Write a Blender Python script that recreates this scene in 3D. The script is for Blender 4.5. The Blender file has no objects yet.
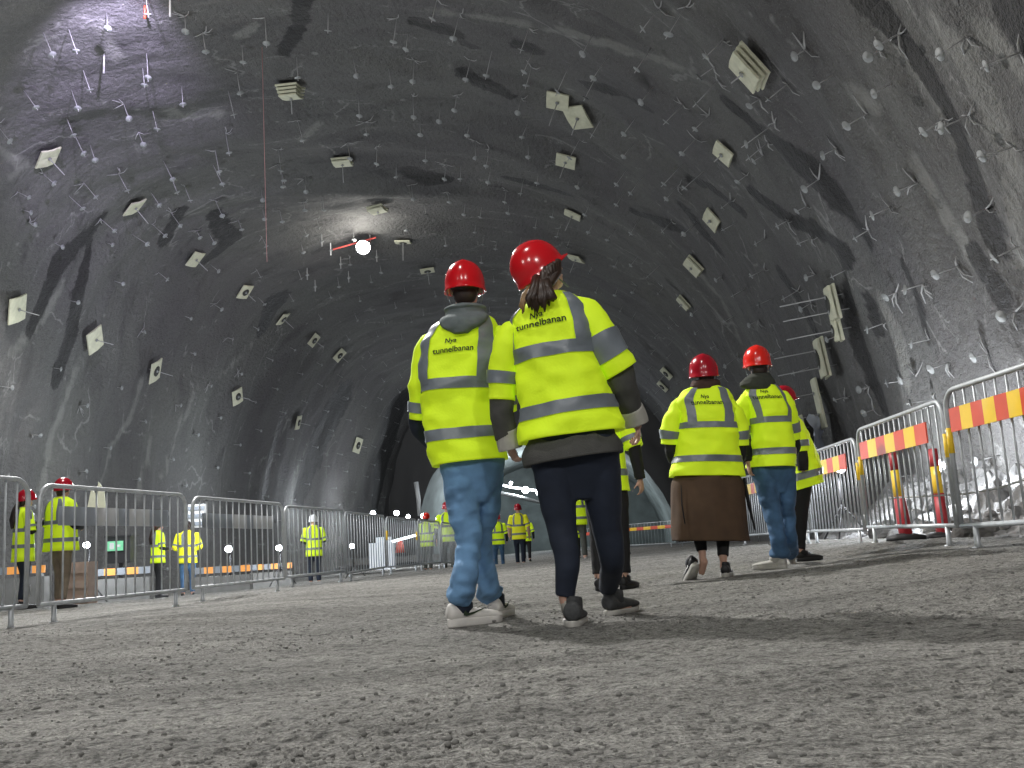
import bpy, bmesh, math, random
import numpy as np
from mathutils import Vector, Matrix, noise
from mathutils.bvhtree import BVHTree

rnd = random.Random(7)
SC = bpy.context.scene
COL = SC.collection
PI = math.pi
V = Vector

# ------------------------------------------------------------------ camera
FPX = 1000.0
CAM = V((0, 0, 0.33))
PITCH, ROLL = math.radians(9.35), math.radians(3.4)
_f = V((0, math.cos(PITCH), math.sin(PITCH)))
_u = V((0, -math.sin(PITCH), math.cos(PITCH)))
_x = V((1, 0, 0))
CX = math.cos(ROLL) * _x - math.sin(ROLL) * _u
CU = math.sin(ROLL) * _x + math.cos(ROLL) * _u
cam = bpy.data.cameras.new('camera')
cam.sensor_width = 36
cam.lens = 36 * FPX / 1024
cam.clip_start = 0.05
cam.clip_end = 300
co = bpy.data.objects.new('camera', cam)
M = Matrix((CX, CU, -_f)).transposed().to_4x4()
M.translation = CAM
co.matrix_world = M
COL.objects.link(co)
SC.camera = co
SC.view_settings.view_transform = 'Standard'
SC.view_settings.look = 'None'
SC.view_settings.exposure = 0.0

def ray(px, py):
    px, py = float(px), float(py)
    return (px - 512) / FPX * CX - (py - 384) / FPX * CU + _f
def at(px, py, Y):
    Y = float(Y)
    d = ray(px, py)
    return CAM + d * (Y / d.y)
def proj(p):
    q = V(p) - CAM
    w = q.dot(_f)
    return 512 + FPX * q.dot(CX) / w, 384 - FPX * q.dot(CU) / w, w
def onz(px, py, z):
    d = ray(px, py)
    return CAM + d * ((z - CAM.z) / d.z)
def pxm(px, py, Y):
    return (at(px + 1, py, Y) - at(px, py, Y)).length
def solveY(x, top, foot, H):
    lo, hi = 1.0, 120.0
    for _ in range(50):
        m = (lo + hi) / 2
        p = at(x, foot, m)
        h = at(x, top, m).z - p.z
        if h < H: lo = m
        else: hi = m
    return lo

# ------------------------------------------------------------------ objects
def props(o, label=None, cat=None, group=None, kind=None):
    if label: o['label'] = label
    if cat: o['category'] = cat
    if group: o['group'] = group
    if kind: o['kind'] = kind
    return o
def empty(name, loc, label, cat, group=None, rot=0.0):
    o = bpy.data.objects.new(name, None)
    o.empty_display_size = 0.1
    COL.objects.link(o)
    o.location = loc
    o.rotation_euler = (0, 0, rot)
    o.matrix_world = Matrix.Translation(V(loc)) @ Matrix.Rotation(rot, 4, 'Z')
    return props(o, label, cat, group)
def link_mesh(name, me, mat, parent=None, smooth=True, world=True):
    o = bpy.data.objects.new(name, me)
    COL.objects.link(o)
    if mat is not None:
        for m in (mat if isinstance(mat, (list, tuple)) else [mat]):
            me.materials.append(m)
    if smooth and len(me.polygons):
        me.polygons.foreach_set('use_smooth', [True] * len(me.polygons))
    if parent is not None:
        o.parent = parent
        if world:
            o.matrix_parent_inverse = Matrix.Identity(4)
            o.matrix_basis = parent.matrix_world.inverted()
    return o

class MB:
    """collects vertices and faces of one mesh"""
    def __init__(s):
        s.v, s.f, s.m = [], [], []
    def add(s, vs, fs, mi=0):
        b = len(s.v)
        s.v += [tuple(p) for p in vs]
        s.f += [tuple(i + b for i in f) for f in fs]
        s.m += [mi] * len(fs)
        return s
    def mesh(s, name='m'):
        me = bpy.data.meshes.new(name)
        me.from_pydata(s.v, [], s.f)
        if any(s.m): me.polygons.foreach_set('material_index', s.m)
        me.update()
        return me
    def obj(s, name, mat, parent=None, smooth=True, world=True):
        return link_mesh(name, s.mesh(name), mat, parent, smooth, world)
    # shapes -------------------------------------------------------
    def rings(s, rs, close=True, cap0=True, cap1=True, mi=0):
        n = len(rs[0]); b = []
        vs = [p for r in rs for p in r]; fs = []
        for i in range(len(rs) - 1):
            for j in range(n if close else n - 1):
                k = (j + 1) % n
                fs.append((i * n + j, i * n + k, (i + 1) * n + k, (i + 1) * n + j))
        if cap0: fs.append(tuple(range(n - 1, -1, -1)))
        if cap1: fs.append(tuple((len(rs) - 1) * n + j for j in range(n)))
        return s.add(vs, fs, mi)
    def tube(s, pts, rad, n=8, caps=True, mi=0, flat=None):
        pts = [V(p) for p in pts]
        if not isinstance(rad, (list, tuple)): rad = [rad] * len(pts)
        rs = []; up = None
        for i, p in enumerate(pts):
            t = (pts[min(i + 1, len(pts) - 1)] - pts[max(i - 1, 0)])
            t = t.normalized() if t.length > 1e-9 else V((0, 0, 1))
            if up is None:
                up = V((0, 0, 1)) if abs(t.z) < 0.9 else V((1, 0, 0))
            a = t.cross(up).normalized(); up = a.cross(t).normalized()
            r = rad[i]
            rs.append([p + a * math.cos(2 * PI * k / n) * r + up * math.sin(2 * PI * k / n) * r * (flat or 1) for k in range(n)])
        return s.rings(rs, True, caps, caps, mi)
    def box(s, c, d, R=None, mi=0):
        c = V(c); vs = []
        for x in (-.5, .5):
            for y in (-.5, .5):
                for z in (-.5, .5):
                    p = V((x * d[0], y * d[1], z * d[2]))
                    vs.append(c + (R @ p if R else p))
        return s.add(vs, [(0, 1, 3, 2), (4, 6, 7, 5), (0, 4, 5, 1), (2, 3, 7, 6), (0, 2, 6, 4), (1, 5, 7, 3)], mi)
    def ball(s, c, d, R=None, nu=16, nv=10, mi=0):
        c = V(c); rs = []
        for i in range(nv + 1):
            a = PI * i / nv
            q = max(math.sin(a), .02)
            r = []
            for k in range(nu):
                p = V((d[0] * q * math.cos(2 * PI * k / nu), d[1] * q * math.sin(2 * PI * k / nu), -d[2] * math.cos(a)))
                r.append(c + (R @ p if R else p))
            rs.append(r)
        return s.rings(rs, True, True, True, mi)

def fuse(mb, voxel, smooth=2, fac=.5):
    """one continuous surface out of overlapping closed shapes"""
    me = mb.mesh('t')
    o = bpy.data.objects.new('t', me); COL.objects.link(o)
    md = o.modifiers.new('r', 'REMESH'); md.mode = 'VOXEL'; md.voxel_size = voxel; md.use_smooth_shade = True
    if smooth:
        sm = o.modifiers.new('s', 'SMOOTH'); sm.iterations = smooth; sm.factor = fac
    dg = bpy.context.evaluated_depsgraph_get()
    r = bpy.data.meshes.new_from_object(o.evaluated_get(dg))
    bpy.data.objects.remove(o); bpy.data.meshes.remove(me)
    return r

# ------------------------------------------------------------------ materials
def mat(name, col, rough=.6, metal=0.0, emit=None, es=0.0, var=0.0, scale=20.0, bump=0.0, bscale=200.0, spec=.5, alpha=None):
    m = bpy.data.materials.new(name); m.use_nodes = True
    nt = m.node_tree; N = nt.nodes; L = nt.links
    b = N['Principled BSDF']
    b.inputs['Base Color'].default_value = (*col, 1)
    b.inputs['Roughness'].default_value = rough
    b.inputs['Metallic'].default_value = metal
    b.inputs['Specular IOR Level'].default_value = spec
    if emit:
        b.inputs['Emission Color'].default_value = (*emit, 1)
        b.inputs['Emission Strength'].default_value = es
    tc = N.new('ShaderNodeTexCoord')
    if var:
        nz = N.new('ShaderNodeTexNoise'); nz.inputs['Scale'].default_value = scale; nz.inputs['Detail'].default_value = 5
        L.new(tc.outputs['Object'], nz.inputs['Vector'])
        mr = N.new('ShaderNodeMapRange')
        mr.inputs['From Min'].default_value = .25; mr.inputs['From Max'].default_value = .75
        mr.inputs['To Min'].default_value = 1 - var; mr.inputs['To Max'].default_value = 1 + var
        L.new(nz.outputs['Fac'], mr.inputs['Value'])
        mx = N.new('ShaderNodeVectorMath'); mx.operation = 'SCALE'
        mx.inputs[0].default_value = col
        L.new(mr.outputs['Result'], mx.inputs['Scale'])
        L.new(mx.outputs['Vector'], b.inputs['Base Color'])
    if bump:
        n2 = N.new('ShaderNodeTexNoise'); n2.inputs['Scale'].default_value = bscale; n2.inputs['Detail'].default_value = 4
        L.new(tc.outputs['Object'], n2.inputs['Vector'])
        bp = N.new('ShaderNodeBump'); bp.inputs['Strength'].default_value = bump; bp.inputs['Distance'].default_value = .01
        L.new(n2.outputs['Fac'], bp.inputs['Height'])
        L.new(bp.outputs['Normal'], b.inputs['Normal'])
    if alpha is not None:
        b.inputs['Alpha'].default_value = alpha
    return m

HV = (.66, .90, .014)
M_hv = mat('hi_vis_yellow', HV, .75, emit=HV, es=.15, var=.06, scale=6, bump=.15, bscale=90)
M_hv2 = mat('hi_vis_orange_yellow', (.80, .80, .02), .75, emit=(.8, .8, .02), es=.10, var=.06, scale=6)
M_band = mat('reflective_grey', (.165, .19, .215), .42, spec=.6, var=.08, scale=30)
M_print = mat('black_print', (.02, .035, .015), .8)
M_helm = mat('helmet_red', (.56, .006, .012), .2, spec=.6)
M_helm2 = mat('helmet_bright_red', (.72, .02, .012), .2, spec=.6)
M_helmd = mat('helmet_dark_red', (.36, .006, .018), .2, spec=.6)
M_helmw = mat('helmet_white', (.6, .6, .6), .3)
M_skin = mat('skin', (.55, .33, .25), .55, var=.1, scale=12)
M_hair = mat('hair_brown', (.030, .016, .010), .45, var=.4, scale=60)
M_hairb = mat('hair_light_brown', (.22, .13, .05), .45, var=.35, scale=60)
M_hairk = mat('hair_dark', (.022, .012, .010), .6, var=.3, scale=50)
M_hood = mat('hood_grey', (.125, .15, .155), .9, var=.15, scale=25, bump=.4, bscale=300)
M_hoodd = mat('hood_dark', (.035, .04, .03), .9, var=.2, scale=25)
M_scarf = mat('collar_brown', (.05, .025, .018), .9, var=.2, scale=25)
M_jean = mat('denim_light', (.135, .27, .46), .85, var=.32, scale=9, bump=.4, bscale=350)
M_jeand = mat('denim_mid', (.055, .125, .235), .85, var=.4, scale=9, bump=.3, bscale=350)
M_navy = mat('navy_cloth', (.010, .016, .032), .85, var=.2, scale=14)
M_black = mat('black_cloth', (.010, .010, .012), .85, var=.2, scale=14)
M_grey = mat('grey_trouser', (.07, .075, .065), .85, var=.2, scale=14)
M_beige = mat('beige_trouser', (.20, .16, .115), .85, var=.2, scale=10)
M_coat = mat('coat_grey', (.068, .068, .064), .9, var=.18, scale=18, bump=.5, bscale=260)
M_cuff = mat('coat_cuff_cream', (.42, .41, .37), .9, var=.1, scale=30, bump=.4, bscale=200)
M_brown = mat('coat_brown', (.078, .046, .026), .88, var=.2, scale=9, bump=.3, bscale=260)
M_shoew = mat('shoe_white', (.62, .60, .57), .55, var=.08, scale=25)
M_shoeg = mat('shoe_grey', (.055, .058, .06), .75, var=.3, scale=60, bump=.5, bscale=250)
M_shoek = mat('shoe_black', (.012, .012, .014), .6)
M_solew = mat('sole_pale', (.42, .41, .38), .6, var=.15, scale=30)
M_steel = mat('galvanised_steel', (.50, .525, .55), .45, .35, var=.16, scale=14)
M_bred = mat('board_red', (.66, .075, .035), .4, emit=(.66, .075, .035), es=.07, var=.08, scale=8)
M_byel = mat('board_yellow', (.86, .56, .03), .4, emit=(.86, .56, .03), es=.07, var=.08, scale=8)
M_bgrey = mat('board_grey_back', (.26, .285, .32), .5, var=.1, scale=8)
M_bglint = mat('board_back_glint', (.52, .53, .54), .5, var=.1, scale=8)  # retroreflected light painted as white panels on the grey board backs
M_pred = mat('post_red', (.42, .025, .035), .5, var=.15, scale=8)
M_foam = mat('foam_board', (.56, .555, .42), .8, var=.12, scale=9)
M_cshade = mat('centre_shade', (.05, .05, .045), .9)
M_rod = mat('zinc_rod', (.34, .34, .34), .5, .2)
M_plate = mat('bolt_plate', (.26, .27, .27), .6, .1, var=.2, scale=9)
M_mortar = mat('mortar_strap', (.34, .34, .34), .8)
M_white = mat('white_paint', (.7, .7, .7), .5)
M_dark = mat('dark_plastic', (.02, .02, .022), .6)
M_rock = mat('broken_rock', (.20, .20, .20), .9, var=.45, scale=5, bump=1.0, bscale=22)
M_concrete = mat('concrete', (.20, .20, .195), .9, var=.2, scale=6, bump=.4, bscale=40)
M_cable = mat('cable_pale', (.45, .45, .43), .6)
M_redline = mat('red_line', (.5, .27, .27), .6)
M_green = mat('sign_green', (.16, .5, .28), .5, emit=(.2, .6, .35), es=.4)
M_tarp = mat('plastic_sheet', (.62, .66, .78), .35, var=.12, scale=6, bump=.5, bscale=14)
M_wood = mat('pale_wood', (.34, .25, .2), .8, var=.15, scale=8)
def lampmat(name, col, s):
    return mat(name, (.8, .8, .8), .5, emit=col, es=s)
M_lamp = lampmat('lamp_cold', (.88, .94, 1.0), 30)
M_lampw = lampmat('lamp_warm', (1.0, .97, .88), 60)
M_tubel = lampmat('lamp_tube', (.85, .93, 1.0), 9)

# ------------------------------------------------------------------ tunnel frame
AX = 0.108            # the tunnel runs a little to one side of the view axis
def T2W(xp, y, z): return V((float(xp + AX * y), float(y), float(z)))
PROF = [(4.55, -1.2), (4.6, 0.4), (4.5, 1.7), (4.3, 3.0), (3.65, 5.0), (2.3, 7.5), (0.6, 9.2), (-1.4, 10.3),
        (-4.3, 11.0), (-7.4, 10.9), (-10.3, 10.35), (-12.5, 9.1), (-13.9, 6.4), (-14.5, 4.0), (-14.7, 2.0), (-14.7, 0.4), (-14.6, -1.4)]
def resample(pts, n):
    pts = [np.array(p, float) for p in pts]
    P = [2 * pts[0] - pts[1]] + pts + [2 * pts[-1] - pts[-2]]
    out = []
    for i in range(1, len(P) - 2):
        for t in np.linspace(0, 1, 40, endpoint=False):
            a, b, c, d = P[i - 1], P[i], P[i + 1], P[i + 2]
            out.append(.5 * ((2 * b) + (-a + c) * t + (2 * a - 5 * b + 4 * c - d) * t * t + (-a + 3 * b - 3 * c + d) * t ** 3))
    out.append(pts[-1]); out = np.array(out)
    s = np.concatenate([[0], np.cumsum(np.linalg.norm(np.diff(out, axis=0), axis=1))])
    q = np.linspace(0, s[-1], n)
    return np.stack([np.interp(q, s, out[:, k]) for k in range(2)], 1), q
NS = 190
prof, sarc = resample(PROF, NS)
tan = np.gradient(prof, axis=0); nrm = np.stack([-tan[:, 1], tan[:, 0]], 1)
nrm /= np.linalg.norm(nrm, axis=1)[:, None]      # inward normals
ctr = np.array([-5.0, 3.0])
if ((ctr - prof[0]) @ nrm[0]) < 0: nrm = -nrm

def fbm(x, y, z, oct=4):
    return noise.fractal(V((x, y, z)), 1.0, 2.0, oct)
def shell_pos(i, y):
    s = sarc[i]
    # sprayed-concrete relief: long folds running round the arch plus lumps
    d = .26 * fbm(y * .16, s * .07, 3.1, 3) + .22 * fbm(y * .42 + s * .12, s * .14, 7.7, 3) + .09 * fbm(y * 1.1 + s * .25, s * .55, 1.3, 4)
    x, z = prof[i] + nrm[i] * d
    return T2W(x, y, z)
ys = []
y = -16.0
while y < 4: ys.append(y); y += .8
while y < 30: ys.append(y); y += .14
while y < 62.01: ys.append(y); y += .26
ys = np.array(ys)
GV = [[shell_pos(i, yy) for i in range(NS)] for yy in ys]
NYS = len(ys)
allv = [p for r in GV for p in r]
allf = [(j * NS + i, j * NS + i + 1, (j + 1) * NS + i + 1, (j + 1) * NS + i) for j in range(NYS - 1) for i in range(NS - 1)]
BVH = BVHTree.FromPolygons(allv, allf)
def hit(px, py):
    d = ray(px, py).normalized()
    p, n, _, dist = BVH.ray_cast(CAM, d, 200)
    if p is None: return None, None, None
    if n.dot(d) > 0: n = -n
    return p, n, dist

# damp dark runs and pale lime runs on the sprayed concrete (stains, given as paths on the surface)
DARK = [([(862, -6), (900, 35), (935, 85), (955, 120), (972, 165), (980, 200), (998, 245)], [8, 10, 10, 12, 12, 13, 8]),
        ([(728, 103), (760, 128), (790, 155), (815, 175), (850, 210), (868, 240)], [5, 16, 20, 22, 16, 6]),
        ([(690, 178), (715, 190), (742, 212)], [6, 10, 4]), ([(752, 192), (790, 220), (815, 228), (846, 252)], [4, 9, 10, 6]),
        ([(682, 205), (700, 228), (720, 250)], [8, 8, 4]),
        ([(842, 258), (850, 300), (858, 340), (872, 375), (886, 412)], [4, 12, 13, 15, 10]),
        ([(905, 268), (918, 300), (926, 332)], [4, 10, 7]), ([(782, 275), (800, 300), (815, 330)], [12, 10, 6]),
        ([(304, -4), (298, 28), (284, 52)], [10, 9, 4]), ([(416, 20), (445, 30), (472, 46)], [10, 14, 6]),
        ([(462, 74), (485, 84), (508, 95)], [3, 11, 8]), ([(412, 172), (430, 178), (448, 180)], [14, 16, 8]),
        ([(508, 178), (540, 185), (570, 195)], [5, 8, 4]), ([(636, 212), (660, 222), (682, 228)], [4, 10, 8]),
        ([(586, 85), (620, 92), (648, 110)], [3, 8, 4]), ([(516, 45), (535, 50)], [10, 12]),
        ([(90, 240), (72, 330), (55, 380)], [5, 14, 10]), ([(215, 215), (232, 240), (206, 260)], [10, 14, 8]),
        ([(100, 220), (60, 262), (30, 330)], [9, 12, 8]), ([(180, 210), (165, 240)], [8, 10]),
        ([(340, 400), (318, 440), (300, 490)], [26, 26, 18]), ([(276, 300), (262, 330)], [18, 10]),
        ([(400, 400), (385, 450), (376, 500)], [30, 26, 16]), ([(1004, 0), (1024, 40)], [26, 30]),
        ([(870, 300), (878, 330)], [5, 8]), ([(975, 256), (1000, 300)], [5, 7]), ([(280, 420), (268, 470), (262, 505)], [6, 8, 5])]
PALE = [([(142, 380), (132, 415), (112, 445), (99, 490)], [5, 8, 10, 10]), ([(76, 368), (62, 410), (50, 440), (42, 488)], [4, 7, 8, 8]),
        ([(198, 385), (178, 430), (163, 475)], [3, 6, 6]), ([(62, 285), (40, 322), (12, 352)], [5, 6, 4]),
        ([(150, 440), (140, 480), (138, 500)], [4, 6, 6]), ([(250, 345), (218, 380)], [3, 5]), ([(310, 440), (295, 475), (290, 510)], [2, 4, 4]),
        ([(858, -5), (893, 33), (925, 78), (945, 112), (960, 145), (983, 182)], [4, 6, 6, 6, 5, 4]),
        ([(915, 155), (935, 195), (955, 230), (975, 262)], [3, 5, 6, 5]), ([(985, 30), (1024, 70)], [5, 6]),
        ([(690, 262), (722, 300), (740, 340)], [3, 4, 3]), ([(850, 90), (872, 106)], [3, 3]), ([(560, 30), (612, 45), (678, 66)], [2, 3, 2]),
        ([(100, 25), (118, 60)], [6, 8]), ([(0, 152), (25, 165), (10, 178)], [12, 14, 8]), ([(430, 10), (530, 25), (640, 55)], [3, 3, 3]),
        ([(170, 110), (185, 118), (220, 112)], [3, 4, 3]), ([(302, 140), (318, 124)], [2, 3]), ([(240, 36), (256, 25)], [3, 3]),
        ([(930, 20), (965, 60), (1010, 150), (1020, 260)], [20, 26, 26, 20]), ([(880, 300), (900, 340), (905, 380)], [18, 22, 18])]
VA = np.array([tuple(p) for p in allv])
dark = np.zeros(len(VA)); pale = np.zeros(len(VA))
for arr, LST in ((dark, DARK), (pale, PALE)):
    for path, ws in LST:
        if arr is pale: ws = [w * (.62 if w < 15 else 1) for w in ws]
        P3, W3 = [], []
        for (a, b, w0, w1) in zip(path[:-1], path[1:], ws[:-1], ws[1:]):
            for t in np.linspace(0, 1, 9):
                p, n, d = hit(a[0] + (b[0] - a[0]) * t, a[1] + (b[1] - a[1]) * t)
                if p is not None:
                    P3.append(tuple(p)); W3.append((w0 + (w1 - w0) * t) * d / FPX * .72)
        for p, w in zip(P3, W3):
            m = np.abs(VA[:, 1] - p[1]) < 3 * w + .6
            dd = np.linalg.norm(VA[m] - np.array(p), axis=1)
            arr[m] = np.maximum(arr[m], np.clip(1.6 - dd / max(w, .14), 0, 1))
def shellmat():
    m = bpy.data.materials.new('sprayed_concrete'); m.use_nodes = True
    nt = m.node_tree; N = nt.nodes; L = nt.links; b = N['Principled BSDF']
    uv = N.new('ShaderNodeUVMap')
    def ntex(scale, det, dist=0, vec=(1, 1, 1), rough=.55):
        mp = N.new('ShaderNodeMapping'); mp.inputs['Scale'].default_value = vec
        L.new(uv.outputs['UV'], mp.inputs['Vector'])
        t = N.new('ShaderNodeTexNoise'); t.inputs['Scale'].default_value = scale; t.inputs['Detail'].default_value = det
        t.inputs['Roughness'].default_value = rough; t.inputs['Distortion'].default_value = dist
        L.new(mp.outputs['Vector'], t.inputs['Vector']); return t
    def rng(o, a, c, lo, hi):
        r = N.new('ShaderNodeMapRange'); r.inputs['From Min'].default_value = a; r.inputs['From Max'].default_value = c
        r.inputs['To Min'].default_value = lo; r.inputs['To Max'].default_value = hi; L.new(o, r.inputs['Value']); return r.outputs['Result']
    def mix(fac, A, B, mode='MIX'):
        x = N.new('ShaderNodeMix'); x.data_type = 'RGBA'; x.blend_type = mode
        for sock, v in ((x.inputs['Factor'], fac), (x.inputs[6], A), (x.inputs[7], B)):
            if isinstance(v, (int, float)): sock.default_value = v
            elif isinstance(v, tuple): sock.default_value = (*v, 1)
            else: L.new(v, sock)
        return x.outputs[2]
    def mth(op, a, c):
        x = N.new('ShaderNodeMath'); x.operation = op
        for s_, v in ((x.inputs[0], a), (x.inputs[1], c)):
            if isinstance(v, (int, float)): s_.default_value = v
            else: L.new(v, s_)
        return x.outputs[0]
    big = ntex(.22, 4, .6); med = ntex(.9, 6, .8, (1.4, .5, 1)); fine = ntex(9, 4); strk = ntex(.8, 5, 1.2, (1.6, .22, 1)); vfine = ntex(38, 2)
    c = mix(rng(big.outputs['Fac'], .3, .7, 0, 1), (.105, .100, .105), (.150, .150, .142))
    c = mix(rng(med.outputs['Fac'], .52, .78, 0, .75), c, (.055, .053, .055))
    c = mix(rng(strk.outputs['Fac'], .60, .80, 0, .55), c, (.24, .24, .23))
    c = mix(rng(fine.outputs['Fac'], .3, .7, 0, .4), c, (.075, .073, .072))
    c = mix(rng(vfine.outputs['Fac'], .58, .72, 0, .40), c, (.27, .27, .26))
    c = mix(rng(vfine.outputs['Fac'], .42, .28, 0, .5), c, (.05, .05, .05))
    # thin pale trowel lines, lumps of rebound and dark pits
    def vor(scale, feat, vec=(1, 1, 1), warp=.25):
        mp = N.new('ShaderNodeMapping'); mp.inputs['Scale'].default_value = vec
        L.new(uv.outputs['UV'], mp.inputs['Vector'])
        va = N.new('ShaderNodeVectorMath'); va.operation = 'SCALE'; va.inputs['Scale'].default_value = warp * 4
        L.new(med.outputs['Color'], va.inputs[0])
        vb = N.new('ShaderNodeVectorMath'); vb.operation = 'ADD'; L.new(mp.outputs['Vector'], vb.inputs[0]); L.new(va.outputs['Vector'], vb.inputs[1])
        v = N.new('ShaderNodeTexVoronoi'); v.feature = feat; v.inputs['Scale'].default_value = scale
        L.new(vb.outputs['Vector'], v.inputs['Vector']); return v.outputs['Distance']
    mask = ntex(.55, 4, .3)
    ln = mth('MULTIPLY', rng(vor(.42, 'DISTANCE_TO_EDGE'), .004, .016, 1, 0), rng(mask.outputs['Fac'], .54, .60, 0, 1))
    c = mix(mth('MULTIPLY', ln, .30), c, (.42, .42, .41))
    ln2 = mth('MULTIPLY', rng(vor(1.3, 'DISTANCE_TO_EDGE', (1, 1, 1), .4), .01, .03, 1, 0), rng(strk.outputs['Fac'], .56, .64, 0, 1))
    c = mix(mth('MULTIPLY', ln2, .28), c, (.40, .40, .39))
    spots = mth('MULTIPLY', rng(vor(1.5, 'F1', (1, 1, 1), .1), .05, .12, 1, 0), rng(med.outputs['Fac'], .44, .56, 0, 1))
    c = mix(mth('MULTIPLY', spots, .38), c, (.38, .38, .37))
    pits = mth('MULTIPLY', rng(vor(.5, 'F1', (1.2, .6, 1), .3), .12, .26, 1, 0), rng(mask.outputs['Fac'], .42, .34, 0, 1))
    c = mix(mth('MULTIPLY', pits, .75), c, (.022, .021, .022))
    ad = N.new('ShaderNodeAttribute'); ad.attribute_name = 'damp'
    al = N.new('ShaderNodeAttribute'); al.attribute_name = 'lime'
    edge = ntex(3.0, 7, .6, (1, .6, 1), .7)
    dk = rng(mth('ADD', ad.outputs['Fac'], mth('MULTIPLY', mth('SUBTRACT', edge.outputs['Fac'], .5), 1.7)),   .28, .5, 0, 1)
    dk = mth('MULTIPLY', dk, rng(ad.outputs['Fac'], 0, .12, 0, 1))
    lm = rng(mth('ADD', al.outputs['Fac'], mth('MULTIPLY', mth('SUBTRACT', edge.outputs['Fac'], .5), 2.2)), .4, .95, 0, 1)
    lm = mth('MULTIPLY', lm, rng(al.outputs['Fac'], 0, .12, 0, 1))
    c = mix(mth('MULTIPLY', lm, .42), c, (.30, .30, .28))
    c = mix(mth('MULTIPLY', dk, .86), c, (.018, .017, .018))
    L.new(c, b.inputs['Base Color'])
    L.new(rng(dk, 0, 1, .85, .6), b.inputs['Roughness'])
    b.inputs['Specular IOR Level'].default_value = .3
    h = mth('ADD', mth('MULTIPLY', med.outputs['Fac'], .5), mth('ADD', mth('MULTIPLY', fine.outputs['Fac'], .30), mth('MULTIPLY', vfine.outputs['Fac'], .10)))
    bp = N.new('ShaderNodeBump'); bp.inputs['Strength'].default_value = 1.0; bp.inputs['Distance'].default_value = .26
    L.new(h, bp.inputs['Height']); L.new(bp.outputs['Normal'], b.inputs['Normal'])
    return m
M_shell = shellmat()
def shell_part(name, i0, i1):
    mb = MB()
    n = i1 - i0 + 1
    idx = [j * NS + i for j in range(NYS) for i in range(i0, i1 + 1)]
    mb.v = [tuple(allv[k]) for k in idx]
    mb.f = [(j * n + i, j * n + i + 1, (j + 1) * n + i + 1, (j + 1) * n + i) for j in range(NYS - 1) for i in range(n - 1)]
    mb.m = [0] * len(mb.f)
    me = mb.mesh(name)
    for nm, arr in (('damp', dark), ('lime', pale)):
        a = me.attributes.new(nm, 'FLOAT', 'POINT'); a.data.foreach_set('value', arr[idx])
    uvl = me.uv_layers.new(name='UVMap')
    uvv = np.array([(ys[k // NS], sarc[k % NS]) for k in idx], 'f')
    li = np.empty(len(me.loops), 'i'); me.loops.foreach_get('vertex_index', li)
    uvl.data.foreach_set('uv', uvv[li].ravel())
    return props(link_mesh(name, me, M_shell), kind='structure')
iR = int(np.argmin(np.abs(sarc - np.interp(0, [0], [0]) - 5.2))); iL = NS - 1 - int(NS * 6.5 / sarc[-1])
iR = int(NS * 5.6 / sarc[-1])
shell_part('wall_right', 0, iR); shell_part('ceiling', iR, iL); shell_part('wall_left', iL, NS - 1)

# the narrower, brightly lit bore beyond, and the rock shoulder between the two
M_lit = mat('lit_rock', (.16, .185, .18), .9, var=.4, scale=.6, bump=1.0, bscale=3)
c0 = np.array([-4.9, -1.2])
prof2 = (prof - c0) * np.array([.81, .70]) + c0
def inner(i, y):
    d = .25 * fbm(y * .3, sarc[i] * .2, 9.1, 4)
    x, z = prof2[i] + nrm[i] * d
    return T2W(x, y, z)
sel = list(range(0, NS, 2))
ring_o = [allv[(NYS - 1) * NS + i] for i in sel]
yb = ys[-1]
ring_i = [inner(i, yb) for i in sel]
mb = MB(); rows = []
for t in np.linspace(0, 1, 7):
    rows.append([a.lerp(b, t) + V((0, .35 * fbm(a.x * .3 + t * 3, a.z * .3, t * 2) * (1 - abs(2 * t - 1)), 0)) for a, b in zip(ring_o, ring_i)])
mb.rings(rows, False, False, False)
props(mb.obj('wall_end_shoulder', M_shell), kind='structure')
mb = MB(); rows = [[inner(i, yy) for i in sel] for yy in np.arange(yb, 86, .8)]
mb.rings(rows, False, False, False)
props(mb.obj('wall_inner_bore', M_lit), kind='structure')
mb = MB(); last = rows[-1]; cc = sum(last, V()) / len(last)
mb.rings([[p.lerp(cc, t) + V((0, .5 * fbm(p.x * .3, p.z * .3 + t * 4, 4.4) * (1 if 0 < t < 1 else 0), 0)) for p in last] for t in np.linspace(0, 1, 9)], True, False, False)
props(mb.obj('wall_inner_end', M_lit), kind='structure')

# ------------------------------------------------------------------ people data and the ground they stand on
ANCH = []
def anchor(p): ANCH.append((p.x, p.y, p.z))
FEN_L = [((-190, 470, 628, 6.0), (26, 480, 606, None)), ((38, 485, 605, None), (186, 495, 589.5, None)),
         ((193, 497, 588, None), (284, 504, 578.5, None)), ((286, 506, 577, None), (345, 510.5, 571, None)),
         ((346.5, 512, 573, None), (386, 516, 567, None)), ((388, 517, 567, None), (418, 519.5, 564, None)),
         ((419.5, 519.5, 564, None), (441, 522, 562.5, None)), ((442.5, 522, 562.5, None), (461, 525, 563, None))]
FEN_R = [((961.5, 391, 526, None), (1180, 296, 513, 5.0)), ((868, 430, 527, None), (957, 399, 525.5, None)),
         ((812, 455, 531, None), (865, 437.5, 529.5, None)), ((775, 469, 533, None), (811, 456, 531.5, None)),
         ((742, 479.5, 535.5, None), (774, 470, 533.5, None))]
FEN_F = [((570, 531, 551, None), (622, 525, 546, None)), ((624, 525, 545.7, None), (676, 520.5, 543, None)), ((678, 520.5, 543, None), (728, 516, 539, None))]
def fence_end(e):
    x, t, b, Y = e
    if Y is None: Y = solveY(x, t, b, .95)
    p = at(x, b, Y)
    return V((p.x, p.y, p.z - .15))
FENCES = []
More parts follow.
